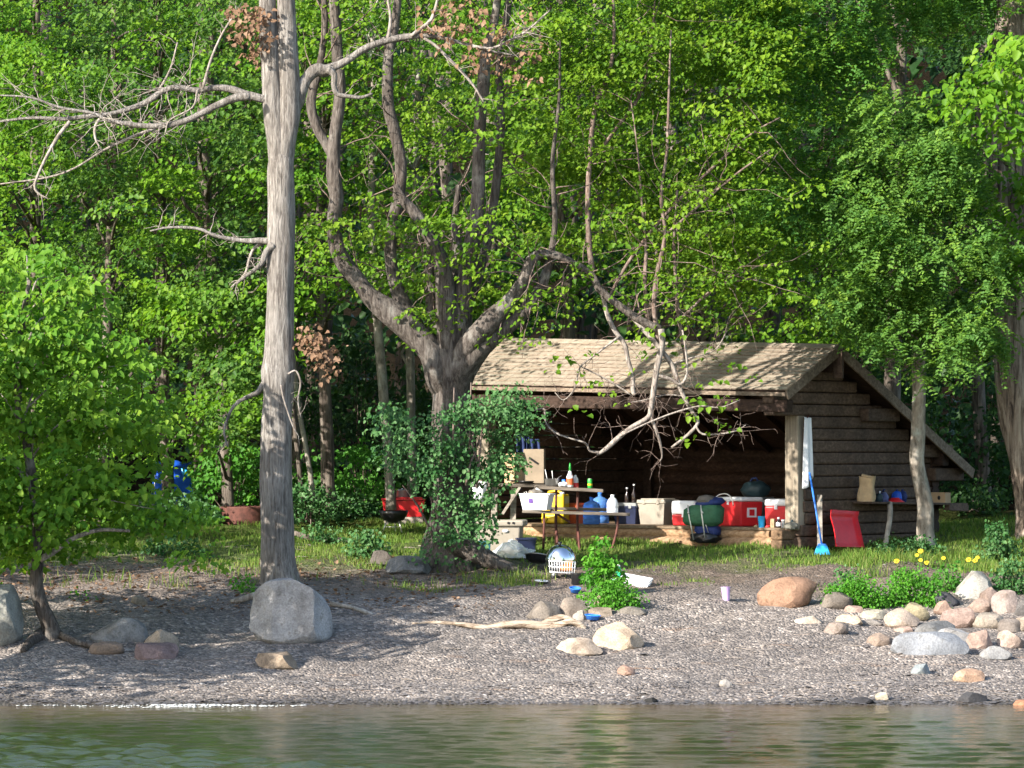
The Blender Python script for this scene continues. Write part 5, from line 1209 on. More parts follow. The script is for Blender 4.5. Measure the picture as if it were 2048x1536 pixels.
def cooler(label, loc, rz, sz, lid_h=.22, tilt=0.0, group='red and white coolers on the lean-to floor'):
    a, b, h = sz; hb = h * (1 - lid_h); t = thing('cooler', label, 'cooler', loc, rz, group)
    mb = MB(); mb.box((0, 0, hb / 2), (a, b, hb), taper=.93); part('body', mb, M_RED, t, False, .022)
    mb = MB(); mb.box((0, 0, hb + h * lid_h * .5 + .003), (a * 1.02, b * 1.03, h * lid_h)); lo = part('lid', mb, M_WHITE, t, False, .03)
    if tilt: lo.rotation_euler = (0, tilt, 0); lo.location = (0, 0, .10)
    for s in ((-1,) if a > .6 else (-1, 1)):
        mb = MB(); x = s * (a * .49 + .006); mb.box((x, 0, hb * .74), (.028, b * .42, .03)); 
        for yy in (-1, 1): mb.box((x, yy * b * .19, hb * .83), (.024, .028, .09))
        part('handle', mb, M_WHITE, t, False, .006)
    mb = MB(); mb.box((0, -b * .485, hb * .97), (.05, .02, .07)); part('latch', mb, M_WHITE, t, False, .004)
    return t
def lathe_thing(name, label, cat, loc, segs, group=None, rot=None):
    """segs: (part name, profile, material)"""
    t = thing(name, label, cat, loc, 0, group)
    if rot: t.rotation_euler = rot
    for nm, prof, mt in segs:
        mb = MB(); mb.lathe(prof, n=18); o = part(nm, mb, mt, t); e = o.modifiers.new('edge', 'EDGE_SPLIT'); e.split_angle = R(45)
    return t
def cup(label, loc, h, r, mat, group=None, rot=None):
    return lathe_thing('cup', label, 'cup', loc, [('body', [(r * .72, 0), (r * .74, .004), (r * .97, h * .97), (r, h), (r * .92, h), (r * .68, .01)], mat), ('rim', [(r * .98, h - .004), (r * 1.05, h), (r * 1.05, h + .008), (r * .93, h + .008)], mat)], group, rot)

# --- on the lean-to floor, from the right
p = at_floor(1560, .42); cooler('small red cooler with a white lid right beside the grey front post', p, LRZ + .15, (.36, .30, .40), .25)
p = at_floor(1478, .62); cooler('largest red cooler with a white lid and a printed square on its end', p, LRZ + R(-22), (.66, .40, .42), .15)
big = bpy.data.objects[[o.name for o in COL.objects if o.type == 'EMPTY' and o['label'].startswith('largest red')][0]]
mb = MB(); mb.box((.322, 0, .20), (.006, .17, .14)); st = part('sticker', mb, M_WHITE, big, False)
mb = MB(); mb.box((.326, 0, .20), (.006, .09, .09)); part('print', mb, M_RED, st, False)
mb = MB()
for k in range(4): mb.box((.22, -.198, .06 + k * .028), (.12, .012, .010))
part('moulded_rib', mb, M_RED, big, False)['kind'] = 'stuff'
p = at_floor(1372, .42); cooler('small red cooler whose rounded white lid leans open to the left', p, LRZ + .3, (.36, .28, .36), .55)
p = at_floor(1512, 1.25); tb = tote('storage_bin', 'grey storage bin behind the largest red cooler', 'bin', p, LRZ, (.50, .40, .36), M_GREYPLASTIC, M_GREYPLASTIC)
t = thing('bag', 'dark blue grey bag slumped on the grey bin behind the coolers', 'bag', p + Vector((0, 0, .42)), LRZ); part('body', blob((.46, .36, .24), .25, 1.3, 4), M_TEAL, t); mb = MB(); mb.tube([(-.12, 0, .2, .014), (-.06, 0, .27, .016), (0, 0, .28, .016), (.05, 0, .21, .014)], 6); part('strap', mb, M_NAVYCLOTH, t)
p = at_floor(1316, .75); tote('storage_bin', 'pale grey beige storage bin at the back left of the coolers', 'bin', p, LRZ, (.48, .38, .33), M_BEIGE, M_BEIGE)
p = at_floor(1262, .70); tote('storage_bin', 'dark navy storage bin with a grey lid on the lean-to floor', 'bin', p, LRZ, (.42, .36, .26), M_NAVY, M_GREYPLASTIC)
for u, hh, lab in ((1254, .20, 'shorter dark bottle on the navy bin with the grey lid'), (1268, .25, 'taller dark bottle on the navy bin with the grey lid')):
    q = at_floor(u, .80) + Vector((0, 0, .322)); lathe_thing('bottle', lab, 'bottle', q, [('body', [(.033, 0), (.036, .01), (.036, hh * .55), (.014, hh * .75), (.013, hh)], M_GLASSDARK), ('cap', [(.016, hh), (.016, hh + .02), (.01, hh + .022)], M_WHITE)])
def water_jug(label, p, r, h):
    lathe_thing('water_jug', label, 'water jug', p, [('body', [(r * .9, 0), (r, .02), (r, h * .18), (r * .93, h * .22), (r, h * .26), (r, h * .44), (r * .93, h * .48), (r, h * .52), (r, h * .68), (r * .85, h * .78), (r * .35, h * .86), (r * .22, h * .88), (r * .22, h * .97)], M_BLUEWATER), ('cap', [(r * .25, h * .955), (r * .25, h), (r * .2, h * 1.01)], M_BLUE)])
water_jug('squat blue water jug standing on the floor edge under the bench', at_floor(1183, .22), .13, .40)
water_jug('second blue water jug further back in the lean-to', at_floor(1200, .85), .14, .46)
p = at_floor(1150, .45); tote('storage_bin', 'orange red bin between the yellow container and the blue jugs', 'bin', p, LRZ, (.26, .28, .25), M_ORANGE, M_ORANGE)
p = at_floor(1111, .14)
t = thing('water_container', 'bright yellow water container with a round spout at its lower corner', 'container', p, LRZ + .25)
mb = MB(); mb.box((0, 0, .22), (.36, .26, .44)); part('body', mb, M_YELLOW, t, False, .03)
mb = MB(); mb.box((-.02, -.15, .075), (.26, .09, .13)); part('foot', mb, M_YELLOW, t, False, .025)
mb = MB(); ring(mb, .036, .014, (-.10, -.20, .075), 16, Matrix.Rotation(R(90), 3, 'X')); part('spout', mb, M_YELLOW, t)
mb = MB(); mb.tube([(-.12, 0, .43, .016), (-.11, 0, .475, .016), (0, 0, .49, .016), (.09, 0, .475, .016), (.10, 0, .43, .016)], 8); part('handle', mb, M_YELLOW, t)
mb = MB(); mb.lathe([(.035, 0), (.035, .03), (.03, .034)], (.13, -.06, .44), 12); part('cap', mb, M_WHITE, t)
cup('light blue cup standing on the floor edge before the largest cooler', at_floor(1523, -.05), .155, .055, M_CYAN)
lathe_thing('bottle', 'small dark bottle with a white label on the floor edge near the post', 'bottle', at_floor(1557, -.06), [('body', [(.034, 0), (.036, .008), (.036, .09), (.016, .115), (.015, .125)], M_GLASSDARK), ('label', [(.0368, .025), (.0368, .075)], M_WHITE), ('cap', [(.018, .125), (.018, .15), (.012, .152)], M_WHITE)])
t = thing('carton', 'small tan carton on the floor edge left of the dark bottle', 'carton', at_floor(1546, -.03), LRZ); mb = MB(); mb.box((0, 0, .06), (.065, .05, .12)); part('body', mb, M_CARD, t, False, .003); mb = MB(); mb.box((0, 0, .1235), (.067, .03, .006)); part('flap', mb, M_CARD, t, False)
lathe_thing('jar', 'small grey jar on the floor edge right of the dark bottle', 'jar', at_floor(1567, -.05), [('body', [(.028, 0), (.03, .01), (.03, .09), (.026, .10)], M_GREYPLASTIC), ('lid', [(.031, .10), (.031, .118), (.02, .12)], M_WHITE)])
t = thing('bag', 'crumpled grey green sack on the floor edge at the foot of the post', 'bag', at_floor(1583, -.16) + Vector((0, 0, -.02)), LRZ); part('body', blob((.22, .16, .11), .3, 2, 9), plain('olive_cloth', (.16, .155, .13), .9, mottle=.2), t); mb = MB(); mb.tube([(.0, 0, .09, .018), (.01, 0, .12, .022), (.02, 0, .135, .01)], 7); part('tied_neck', mb, M_TEAL, t)
for u, lab, mt in ((1512, 'crumpled cream wrapper on the floor edge left of the light blue cup', M_KRAFT), (1536, 'small red packet on the floor edge right of the light blue cup', M_RED)):
    t = thing('wrapper', lab, 'litter', at_floor(u, -.07), .4); part('paper', blob((.07, .05, .035), .35, 2, u), mt, t)

# --- external frame backpack standing on the grass
u0 = 1402; g = G(u0, 1078); k = g.y / F
t = thing('backpack', 'green and blue frame backpack standing on the grass against the sill', 'backpack', (g.x, 59.75 + .9, gz(g.x, 60.4)), LRZ + .2)
bz = t.location.z; BY = t.location.y; S_ = BY / F
z_ = lambda v: CAMZ - (v - HOR) * S_ - bz
x_ = lambda u: (u - u0) * S_
for ua, ub in ((1374, 1382), (1402, 1407)):
    mb = MB(); mb.tube([(x_(ua) - .02, -.16, z_(1010), .011), (x_(ua), -.17, z_(1030), .011), (x_((ua + ub) / 2), -.15, z_(1055), .011), (x_(ub), -.13, z_(1080), .011)], 8); part('frame_tube', mb, M_ALU, t)
mb = MB(); mb.tube(smooth_path([(x_(1412), .10, z_(1000), .010), (x_(1424), .10, z_(990), .010), (x_(1440), .10, z_(988), .010), (x_(1452), .09, z_(997), .010), (x_(1455), .09, z_(1012), .010)], 4), 8); part('frame_tube', mb, M_ALU, t)
mb = MB(); mb.tube([(x_(1405), -.13, z_(1040), .007), (x_(1412), -.10, z_(1065), .007)], 6); part('frame_stay', mb, M_ALU, t)
V, Fc = ICO3; mb = MB()
vs = []
for v in V:
    x = np.sign(v[0]) * abs(v[0]) ** .42; q = Vector(v); n1 = 1 + .09 * noise.noise(q * 2.2) + .05 * noise.noise(q * 5); vs.append((x_(1397) + x * .30 * n1, np.sign(v[1]) * abs(v[1]) ** .7 * .15 * n1 - .02, z_(1030) + np.sign(v[2]) * abs(v[2]) ** .6 * .15 * n1 + x * .02 - .03 * (x > .4) * (v[2] < 0)))
part('sack', mb.add(vs, Fc), M_GREEN, t)
mb = MB(); vs = []
for v in V:
    q = Vector(v); n1 = 1 + .14 * noise.noise(q * 2.0 + Vector((4, 0, 0))); vs.append((x_(1408) + v[0] * .22 * n1, v[1] * .14 * n1 + .03, z_(1006) + v[2] * .085 * n1 + v[0] * .03))
part('top_roll', mb.add(vs, Fc), M_BLUENYLON, t)
mb = MB(); vs = []
for v in V:
    q = Vector(v); n1 = 1 + .16 * noise.noise(q * 2.2 + Vector((9, 0, 0))); vs.append((x_(1403) + v[0] * .15 * n1, v[1] * .12 * n1 + .0, z_(1000) + v[2] * .075 * n1))
part('jacket', mb.add(vs, Fc), M_GREYNYLON, t)
mb = MB(); vs = []
for v in V:
    q = Vector(v); n1 = 1 + .10 * noise.noise(q * 2.6 + Vector((2, 3, 0))); vs.append((x_(1404) + np.sign(v[0]) * abs(v[0]) ** .45 * .185 * n1, np.sign(v[1]) * abs(v[1]) ** .7 * .12 * n1 + .03, z_(1060) + np.sign(v[2]) * abs(v[2]) ** .7 * .085 * n1 - v[0] * .02))
part('sleeping_bag', mb.add(vs, Fc), M_BLUENYLON, t)
mb = blob((.42, .28, .17), .4, 2.6, 3); mb.v = [(a + x_(1400), b_, c + z_(1086)) for a, b_, c in mb.v]; part('bottom_straps', mb, M_BLACK, t)
for u in (1374, 1404):
    mb = MB(); mb.lathe([(.016, -.01), (.018, 0), (.012, .01)], (x_(u), -.19, z_(1025)), 10, Matrix.Rotation(R(90), 3, 'X')); part('buckle', mb, M_ALU, t)

# --- picnic table with rusty steel legs
TY = 60.55; kx = TY / F
c = W(1150, 1080, TY); gz0 = gz(c.x, TY)
t = thing('picnic_table', 'weathered picnic table on rusty bent steel legs before the lean-to', 'table', (c.x, TY, gz0))
X_ = lambda u: (u - 1150) * kx
Z_ = lambda v, Yv=TY: CAMZ - (v - HOR) * Yv / F - gz0
for k in range(3):
    y0 = .02 + k * .19; yy = TY + y0
    mb = MB(); mb.beam(((1085 - 1150) * yy / F - .1, y0 + .05, Z_(969, yy) - .04 + k * .004), ((1207 - 1150 - k * 1.5) * yy / F, y0 - .04, Z_(977, yy) - .035 + k * .004), .18, .045); part('top_board', mb, M_TABLEWOOD, t, False, .006)
for (y0, ua, va, ub, vb) in ((-.42, 1044, 1019, 1259, 1029), (.88, 1060, 1012, 1235, 1020)):
    mb = MB(); yy = TY + y0
    for q in range(2): 
        mb = MB(); mb.beam(((ua - 1150) * yy / F, y0 + q * .13 + .03, Z_(va + 4, yy)), ((ub - 1150) * yy / F, y0 + q * .13 - .03, Z_(vb, yy)), .122, .042); part('bench_board', mb, M_TABLEWOOD, t, False, .006)
for u in (1113, 1156):
    mb = MB(); mb.tube(smooth_path([(X_(u), .10, Z_(974), .020), (X_(u) - .005, .06, Z_(1010), .020), (X_(u) - .01, -.02, Z_(1050), .020), (X_(u) + .005, -.20, Z_(1070), .020), (X_(u) + .015, -.40, .03, .020), (X_(u) + .03, -.46, .02, .020)], 4), 8); part('leg', mb, M_RUST, t)
    mb = MB(); mb.tube([(X_(u), .44, Z_(974), .018), (X_(u), .55, .5, .018), (X_(u), .80, .03, .018)], 8); part('leg', mb, M_RUST, t)
mb = MB(); mb.tube(smooth_path([(X_(1234), -.36, Z_(1027), .018), (X_(1234), -.37, Z_(1050), .018), (X_(1230), -.40, Z_(1070), .018), (X_(1222), -.45, .02, .018)], 4), 8); part('leg', mb, M_RUST, t)
mb = MB(); mb.tube([(X_(1088), -.36, Z_(1024), .018), (X_(1088), -.36, Z_(1050), .018), (X_(1086), -.40, .02, .018)], 8); part('leg', mb, M_RUST, t)
mb = MB(); mb.beam((X_(1100), .0, Z_(1018)), (X_(1140), .1, Z_(1045)), .03, .03); part('brace', mb, M_RUST, t, False)
TT = lambda u, dy: Vector(((u - 1024) * (TY + dy) / F, TY + dy, 0))
def top_z(u): return gz0 + Z_(969, TY + .2) - .04 + .0225 + (u - 1085) / 122 * (Z_(977, TY + .2) - Z_(969, TY + .2) + .005) + .006
def ontop(u, dy): q = TT(u, dy); q.z = top_z(u); return q
lathe_thing('bottle', 'tall clear bottle with an orange red label and green neck on the picnic table', 'bottle', ontop(1140, .12), [('body', [(.045, 0), (.05, .01), (.05, .15), (.02, .21), (.018, .26)], M_MILK), ('label', [(.0512, .03), (.0512, .125)], M_ORANGE), ('neck', [(.019, .23), (.019, .29), (.012, .34), (.006, .345)], M_GREENCAN), ('collar', [(.03, .19), (.022, .225), (.018, .232)], M_WHITE)])
lathe_thing('bottle', 'squat bottle with red base standing right of the tall bottle on the picnic table', 'bottle', ontop(1151, .2), [('body', [(.04, .05), (.043, .06), (.04, .12), (.02, .155), (.015, .16)], M_MILK), ('label', [(.045, 0), (.046, .01), (.046, .06), (.04, .066)], M_RED), ('cap', [(.017, .16), (.017, .175), (.012, .178)], M_WHITE)])
lathe_thing('can', 'green drink can on the right of the picnic table', 'can', ontop(1180, .14), [('body', [(.03, 0), (.036, .01), (.036, .122), (.03, .134)], M_GREENCAN), ('lid', [(.029, .134), (.029, .138), (.027, .136)], M_ALU), ('band', [(.0365, .04), (.0365, .065)], M_YELLOW)])
t = lathe_thing('pot', 'dull metal pot holding utensils on the picnic table', 'pot', ontop(1104, .16), [('body', [(.085, 0), (.10, .015), (.11, .10), (.115, .105), (.105, .105), (.09, .02)], M_PAN)])
for a, b_, mt in (((-.05, 0), (-.10, .24), M_WHITE), ((.02, .02), (.0, .22), M_WHITE), ((.04, 0), (.14, .15), M_PAN)):
    mb = MB(); mb.tube([(a[0], a[1], .03, .008), ((a[0] + b_[0]) / 2, a[1], .12, .009), (b_[0], a[1], b_[1], .013)], 6, flat=.5); part('utensil', mb, mt, t)
t = thing('packet', 'crumpled white and blue packet lying between pot and tall bottle', 'packet', ontop(1127, .1), .3); part('wrapper', blob((.16, .1, .07), .3, 2, 12), M_WHITE, t); mb = MB(); mb.lathe([(.03, 0), (.032, .07), (.02, .075)], (.02, .05, .03), 10); part('tube', mb, M_BLUE, t)
# on its bench
def bench(u, dy=.06): q = Vector(((u - 1024) * (TY - .42 + dy) / F, TY - .42 + dy, gz0 + Z_(1019 + (u - 1044) * 10 / 215 + 3, TY - .42) + .022)); return q
t = tote('dish_bin', 'white plastic bin of dishes with a purple square on the bench', 'bin', bench(1074, .07), -.28, (.44, .32, .225), M_WHITE, None, True, .80)
mb = MB(); mb.box((-.05, -.146, .135), (.062, .012, .062)); part('printed_square', mb, M_MARK, t, False)
mb = blob((.24, .2, .11), .35, 2.0, 5); mb.v = [(a - .02, b_, c + .19) for a, b_, c in mb.v]; part('dish_cloth', mb, M_GREYNYLON, t)
mb = MB(); mb.box((.02, -.03, .26), (.10, .02, .09), Euler((.3, .6, .2)).to_matrix()); part('plate', mb, M_WHITE, t, False, .004)
mb = blob((.09, .07, .06), .3, 2.0, 6); mb.v = [(a - .05, b_ - .05, c + .215) for a, b_, c in mb.v]; part('sponge', mb, M_KRAFT, t)
for q in range(4):
    mb = MB(); mb.tube([(-.17 + .03 * q, 0, .15, .006), (-.19 + .03 * q, 0, .26 + .01 * (q % 2), .008)], 5); part('fork', mb, M_ALU, t)
lathe_thing('milk_jug', 'milky one gallon plastic jug standing on the right end of the bench', 'jug', bench(1225, .06), [('body', [(.075, 0), (.082, .012), (.082, .085), (.078, .09), (.082, .095), (.082, .155), (.06, .205), (.028, .235), (.026, .25)], M_MILK), ('cap', [(.028, .248), (.028, .27), (.02, .272)], M_WHITE)])

# --- older wooden table at the left with cartons on it
WY = 61.3; c = W(995, 1080, WY); g0 = gz(c.x, WY)
t = thing('wooden_table', 'wooden table on a frames behind the many stemmed tree', 'table', (c.x, WY, g0)); XA = lambda u: (u - 995) * WY / F; ZA = lambda v: CAMZ - (v - HOR) * WY / F - g0
for k in range(4):
    mb = MB(); mb.beam((XA(938), k * .17, ZA(969)), (XA(1096), k * .17, ZA(972)), .16, .045); part('top_board', mb, M_TABLEWOOD, t, False, .006)
for u in (990, 1028):
    for yy in (.05, .5):
        mb = MB(); mb.beam((XA(u), yy, ZA(974)), (XA(u - 4), yy - .03, .0), .085, .05, up=(0, 1, 0)); part('leg', mb, M_GREYWOOD, t, False, .004)
mb = MB(); mb.beam((XA(1040), -.04, ZA(974)), (XA(1005), -.05, ZA(1028)), .04, .075, up=(0, 1, 0)); part('brace', mb, M_GREYWOOD, t, False, .004)
WT = lambda u, dy: Vector(((u - 1024) * (WY + dy) / F, WY + dy, g0 + ZA(970) + .024))
def carton(label, loc, rz, sz, mat, flaps=True):
    t = thing('carton', label, 'carton', loc, rz); mb = MB(); mb.box((0, 0, sz[2] / 2), sz); part('body', mb, mat, t, False, .004)
    if flaps:
        mb = MB(); mb.box((sz[0] * .52, 0, sz[2] * 1.12), (.006, sz[1] * .95, sz[2] * .26), Euler((0, .25, 0)).to_matrix()); part('flap', mb, mat, t, False)
        mb = MB(); mb.box((0, -sz[1] * .52, sz[2] * 1.1), (sz[0] * .95, .006, sz[2] * .2), Euler((.2, 0, 0)).to_matrix()); part('flap', mb, mat, t, False)
    return t
carton('sunlit tan carton standing on the wooden table', WT(1030, .15), -.75, (.20, .24, .36), M_CARD)
carton('tall weathered carton with a torn edge behind the white dish bin', WT(1069, .22), -.12, (.30, .22, .50), M_CARDDULL, False)
tc = bpy.data.objects[COL.objects[-2].name] if False else [o for o in COL.objects if o.type == 'EMPTY' and o['label'].startswith('tall weathered')][0]
mb = MB(); mb.box((.0, -.118, .33), (.16, .008, .03), Euler((0, .6, 0)).to_matrix()); part('torn_edge', mb, M_BLACK, tc, False)
t = thing('frying_pan', 'black frying pan lying on the edge of the wooden table', 'pan', WT(1052, -.02)); mb = MB(); mb.lathe([(.09, 0), (.12, .035), (.125, .035), (.095, .006)], n=18); part('bowl', mb, M_BLACK, t); mb = MB(); mb.tube([(-.11, 0, .03, .010), (-.28, .02, .05, .012)], 6); part('handle', mb, M_BLACK, t)
def cloth(name, label, cat, top_a, top_b, drop, mat, waves=3, amp=.03, taper=.7, seed=0, taper_mid=.5):
    """cloth hanging from two points; built as a thin folded sheet"""
    A, B = Vector(top_a), Vector(top_b); t = thing(name, label, cat, A); mb = MB(); n, m = 14, 16; d = B - A; side = Vector((-d.y, d.x, 0)); side = side.normalized() if side.length > 1e-6 else Vector((0, -1, 0))
    rr = random.Random(seed); ph = rr.uniform(0, 6)
    for j in range(m + 1):
        f = j / m
        for i in range(n + 1):
            s = i / n; wd = 1 - (1 - taper) * f; q = d * (taper_mid + (s - taper_mid) * wd) + side * amp * (.4 + f) * math.sin(s * waves * 6.28 + ph + f * .6) + Vector((0, 0, -drop * f * (1 + .10 * math.sin(s * 5 + ph))))
            mb.v.append(tuple(q))
    mb.f = [(j * (n + 1) + i, j * (n + 1) + i + 1, (j + 1) * (n + 1) + i + 1, (j + 1) * (n + 1) + i) for j in range(m) for i in range(n)]
    o = part('sheet', mb, mat, t); so = o.modifiers.new('solid', 'SOLIDIFY'); so.thickness = .008
    return t
q = WT(958, -.08)
t = cloth('dish_towel', 'pale towel draped over the left end of the wooden table', 'towel', (q.x - .13, q.y, q.z + .03), (q.x + .12, q.y - .02, q.z + .03), .34, M_CLOTHW, 2, .03, .6, 3)
q = LM(LWID - .1, -.55, 1.9)
for u, v, dr, lab, sd in ((1044, 868, .34, 'dark navy jacket hanging from the eave at the left opening', 5), (1064, 878, .26, 'dark blue cloth hanging right of the navy jacket', 6)):
    a = W(u - 13, v, 62.4); b_ = W(u + 13, v, 62.5); t = cloth('hung_cloth', lab, 'clothing', a, b_, dr, M_NAVYCLOTH, 2, .05, 1.1, sd)
    mb = MB(); mb.tube([(.09, .02, 0, .004), (.09, .02, .12, .004), (.09, .03, 1.0 * (900 - v < 0) * 0 + .62, .003)], 4); part('hanger', mb, M_BLACK, t)

# --- chest and bins at the foot of the tree
c = G(998, 1092); c.y += .5; p = Vector(((998 - 1024) * 59.6 / F, 59.6, gz(-.2, 59.6)))
t = thing('storage_chest', 'large grey beige lidded chest standing right of the many stemmed tree', 'chest', p, -.12)
mb = MB(); mb.box((0, 0, .20), (.66, .46, .40), taper=.9); part('body', mb, M_BEIGE, t, False, .02)
mb = MB(); mb.box((0, 0, .44), (.76, .54, .09)); part('lid', mb, M_BEIGE, t, False, .025)
mb = MB(); mb.lathe([(.05, -.006), (.05, .006)], (.12, -.236, .33), 14, Matrix.Rotation(R(90), 3, 'X'), .9, .45); part('badge', mb, M_WHITE, t)
for x in (.17, .24):
    mb = MB(); mb.box((x, -.268, .445), (.035, .02, .03), Euler((0, .3, 0)).to_matrix()); part('lid_mark', mb, M_BLACK, t, False)
p = W(1052, 1094, 59.3); p.z = gz(p.x, p.y); tote('storage_bin', 'black plastic bin on the grass right of the beige chest', 'bin', p, .1, (.26, .26, .24), M_NAVY, None, True, .85)
p = W(966, 1084, 58.9); p.z = gz(p.x, p.y); tote('storage_bin', 'small dark teal bin against the many stemmed tree', 'bin', p, .1, (.20, .2, .22), plain('teal_plastic', (.02, .10, .12), .5), None, True, .9)
p = W(1025, 1103, 58.6); p.z = gz(p.x, p.y)
t = thing('plastic_bag', 'crumpled clear plastic bag lying on the grass before the beige chest', 'bag', p, -.1)
mb = blob((.56, .34, .30), .42, 1.5, 21, sub=4); mb.v = [(a, b_, c * (.42 + .5 * max(0, 1 - abs(a + .02) / .22) + .12 * math.sin(a * 23 + b_ * 17))) for a, b_, c in mb.v]; part('film', mb, M_FILM, t, False)
mb = MB(); mb.tube([(.18, -.05, .05, .05), (.26, -.08, .07, .03), (.30, -.08, .05, .008)], 8, wob=.3); part('twisted_end', mb, M_FILM, t, False)

# --- grill with polished lid
g = G(1122, 1164); Y = g.y + .25; k = Y / F; p = Vector(((1122 - 1024) * k, Y, gz((1122 - 1024) * k, Y)))
t = thing('grill', 'small grill with a polished dome lid and wire basket', 'grill', p); zg = lambda v: CAMZ - (v - HOR) * k - p.z; xg = lambda u: (u - 1122) * k
mb = MB(); prof = []
for q in range(15):
    a = q / 14 * 1.15 * math.pi / 2 + .0; prof.append((math.cos(a * .87 - .0) * .205 if q else .205, math.sin(a * .87) * .235))
mb.lathe([(.205, -.03)] + prof + [(.012, .237)], (0, .04, zg(1123)), 32, Euler((R(20), R(-4), 0)).to_matrix()); part('lid', mb, M_STEEL, t)
mb = MB(); mb.lathe([(.012, .23), (.014, .255), (.03, .258), (.028, .275), (.01, .28)], (0, .04, zg(1123)), 12, Euler((R(20), R(-4), 0)).to_matrix()); part('lid_knob', mb, M_BLACK, t)
x0, x1, y0, y1 = xg(1098), xg(1150), -.22, .08; zt, zb = zg(1121), zg(1143); mb = MB()
for z in (zt, (zt + zb) / 2, zb):
    s = .94 if z == zb else 1
    P = [(x0 * s, y0, z), (x1 * s, y0 + .02, z - .02), (x1 * s, y1, z - .02), (x0 * s, y1, z)]
    for q in range(4): mb.tube([(*P[q], .0065), (*P[(q + 1) % 4], .0065)], 5)
for q in range(11):
    f = q / 10; x = x0 + (x1 - x0) * f; mb.tube([(x, y0 + .02 * f, zt - .02 * f, .004), (x * .94, y0 + .02 * f, zb - .02 * f, .004)], 4); mb.tube([(x * .94, y0, zb - .02 * f, .004), (x * .94, y1, zb - .02 * f, .004)], 4)
part('wire_basket', mb, M_WHITE, t)
mb = MB(); mb.lathe([(.042, 0), (.045, .01), (.042, zg(1143)), (.03, zg(1142))], (xg(1109), .0, 0), 14); part('post', mb, M_PAN, t)
mb = MB(); mb.lathe([(.07, 0), (.07, .012), (.045, .03)], (xg(1109), .0, .0), 14); part('foot', mb, M_BLACK, t)
mb = MB(); mb.box((0, 0, .065), (.16, .12, .13)); part('box_body', mb, M_ORBOX, None, False, .004)
o = COL.objects['box_body']; o.name = 'food_box'; o.location = p + Vector((xg(1133), -.10, zg(1141) + .0)); tag(o, 'small orange printed box sitting in the wire basket of the grill', 'box')
g = G(1074, 1140); t = thing('grill_bowl', 'black metal ring shaped bowl lying on the root left of the grill', 'bowl', g + Vector((0, .1, .10)), 0); t.rotation_euler = (R(-12), R(6), 0)
mb = MB(); mb.lathe([(.10, 0), (.155, .03), (.17, .09), (.178, .095), (.165, .085), (.145, .035), (.09, .012)], n=28); part('bowl', mb, M_BLACK, t)
mb = MB(); ring(mb, .172, .010, (0, 0, .094), 28); part('rim', mb, M_PAN, t)
g = G(1156, 1171); t = lathe_thing('bucket', 'black bucket on the bank right of the grill foot', 'bucket', g + Vector((0, .1, 0)), [('body', [(.075, 0), (.08, .005), (.095, .15), (.1, .152), (.088, .15), (.07, .01)], M_BLACK), ('rim', [(.096, .14), (.103, .142), (.103, .158), (.094, .158)], M_BLACK)])
g = G(1083, 1168); t = thing('plate', 'white flat plate lying on the shingle below the root', 'plate', g + Vector((0, .05, .03)), 0); t.rotation_euler = (R(6), R(3), 0); mb = MB(); mb.lathe([(.05, 0), (.085, .006), (.092, .014), (.088, .014), (.05, .006)], n=20); part('dish', mb, M_WHITE, t)
for u, v, r_, lab in ((1150, 1188, .075, 'round blue lid leaning above the pointed brownish rock'), (1185, 1243, .10, 'blue plastic dish on the shingle beside the driftwood end')):
    g = G(u, v); t = thing('dish', lab, 'dish', g + Vector((0, .05, .02)), 0); t.rotation_euler = (R(14 if v < 1200 else 4), R(5), 0)
    mb = MB(); mb.lathe([(r_ * .75, 0), (r_ * .95, .05), (r_ * 1.05, .055), (r_ * .9, .05), (r_ * .7, .01)], n=20); part('body', mb, M_BLUE, t); mb = MB(); ring(mb, r_ * 1.0, .006, (0, 0, .055), 20); part('rim', mb, M_BLUE, t)
# white basket and green bottle
g = G(1272, 1174); t = thing('dish_rack', 'white plastic dish basket tipped on the bank behind the green mound', 'basket', g + Vector((0, .16, .0)), -.2); t.rotation_euler = (R(8), R(10), -.2)
a, b_, h = .38, .26, .115; mb = MB(); th = .008
for z, s in ((h, 1.0), (h * .55, .93), (.008, .85)):
    P = [(-a / 2 * s, -b_ / 2 * s, z), (a / 2 * s, -b_ / 2 * s, z), (a / 2 * s, b_ / 2 * s, z), (-a / 2 * s, b_ / 2 * s, z)]
    for q in range(4): mb.beam(P[q], P[(q + 1) % 4], .014, .022)
part('rails', mb, M_WHITE, t, False)
mb = MB()
for q in range(15):
    f = q / 14 - .5
    for sy in (-1, 1): mb.beam((a * f, sy * b_ / 2, h), (a * f * .85, sy * b_ / 2 * .85, .01), .016, .008, up=(0, 1, 0))
    if q < 10:
        f2 = q / 9 - .5
        for sx in (-1, 1): mb.beam((sx * a / 2, b_ * f2, h), (sx * a / 2 * .85, b_ * f2 * .85, .01), .016, .008, up=(1, 0, 0))
part('slats', mb, M_WHITE, t, False)
mb = MB(); mb.box((0, 0, .008), (a * .84, b_ * .84, .008)); part('base', mb, M_WHITE, t, False)
lathe_thing('cup', 'small white cup standing in the white dish basket', 'cup', g + Vector((.03, .16, .03)), [('body', [(.022, 0), (.03, .1), (.026, .1), (.02, .01)], M_WHITE), ('rim', [(.03, .096), (.032, .1), (.03, .104)], M_WHITE)])
g = G(1238, 1160); lathe_thing('bottle', 'clear green bottle with a white cap beside the white dish basket', 'bottle', g + Vector((0, .1, 0)), [('body', [(.035, 0), (.04, .01), (.04, .12), (.018, .165), (.016, .18)], M_CLEARGREEN), ('cap', [(.02, .178), (.02, .21), (.014, .214)], M_WHITE)])
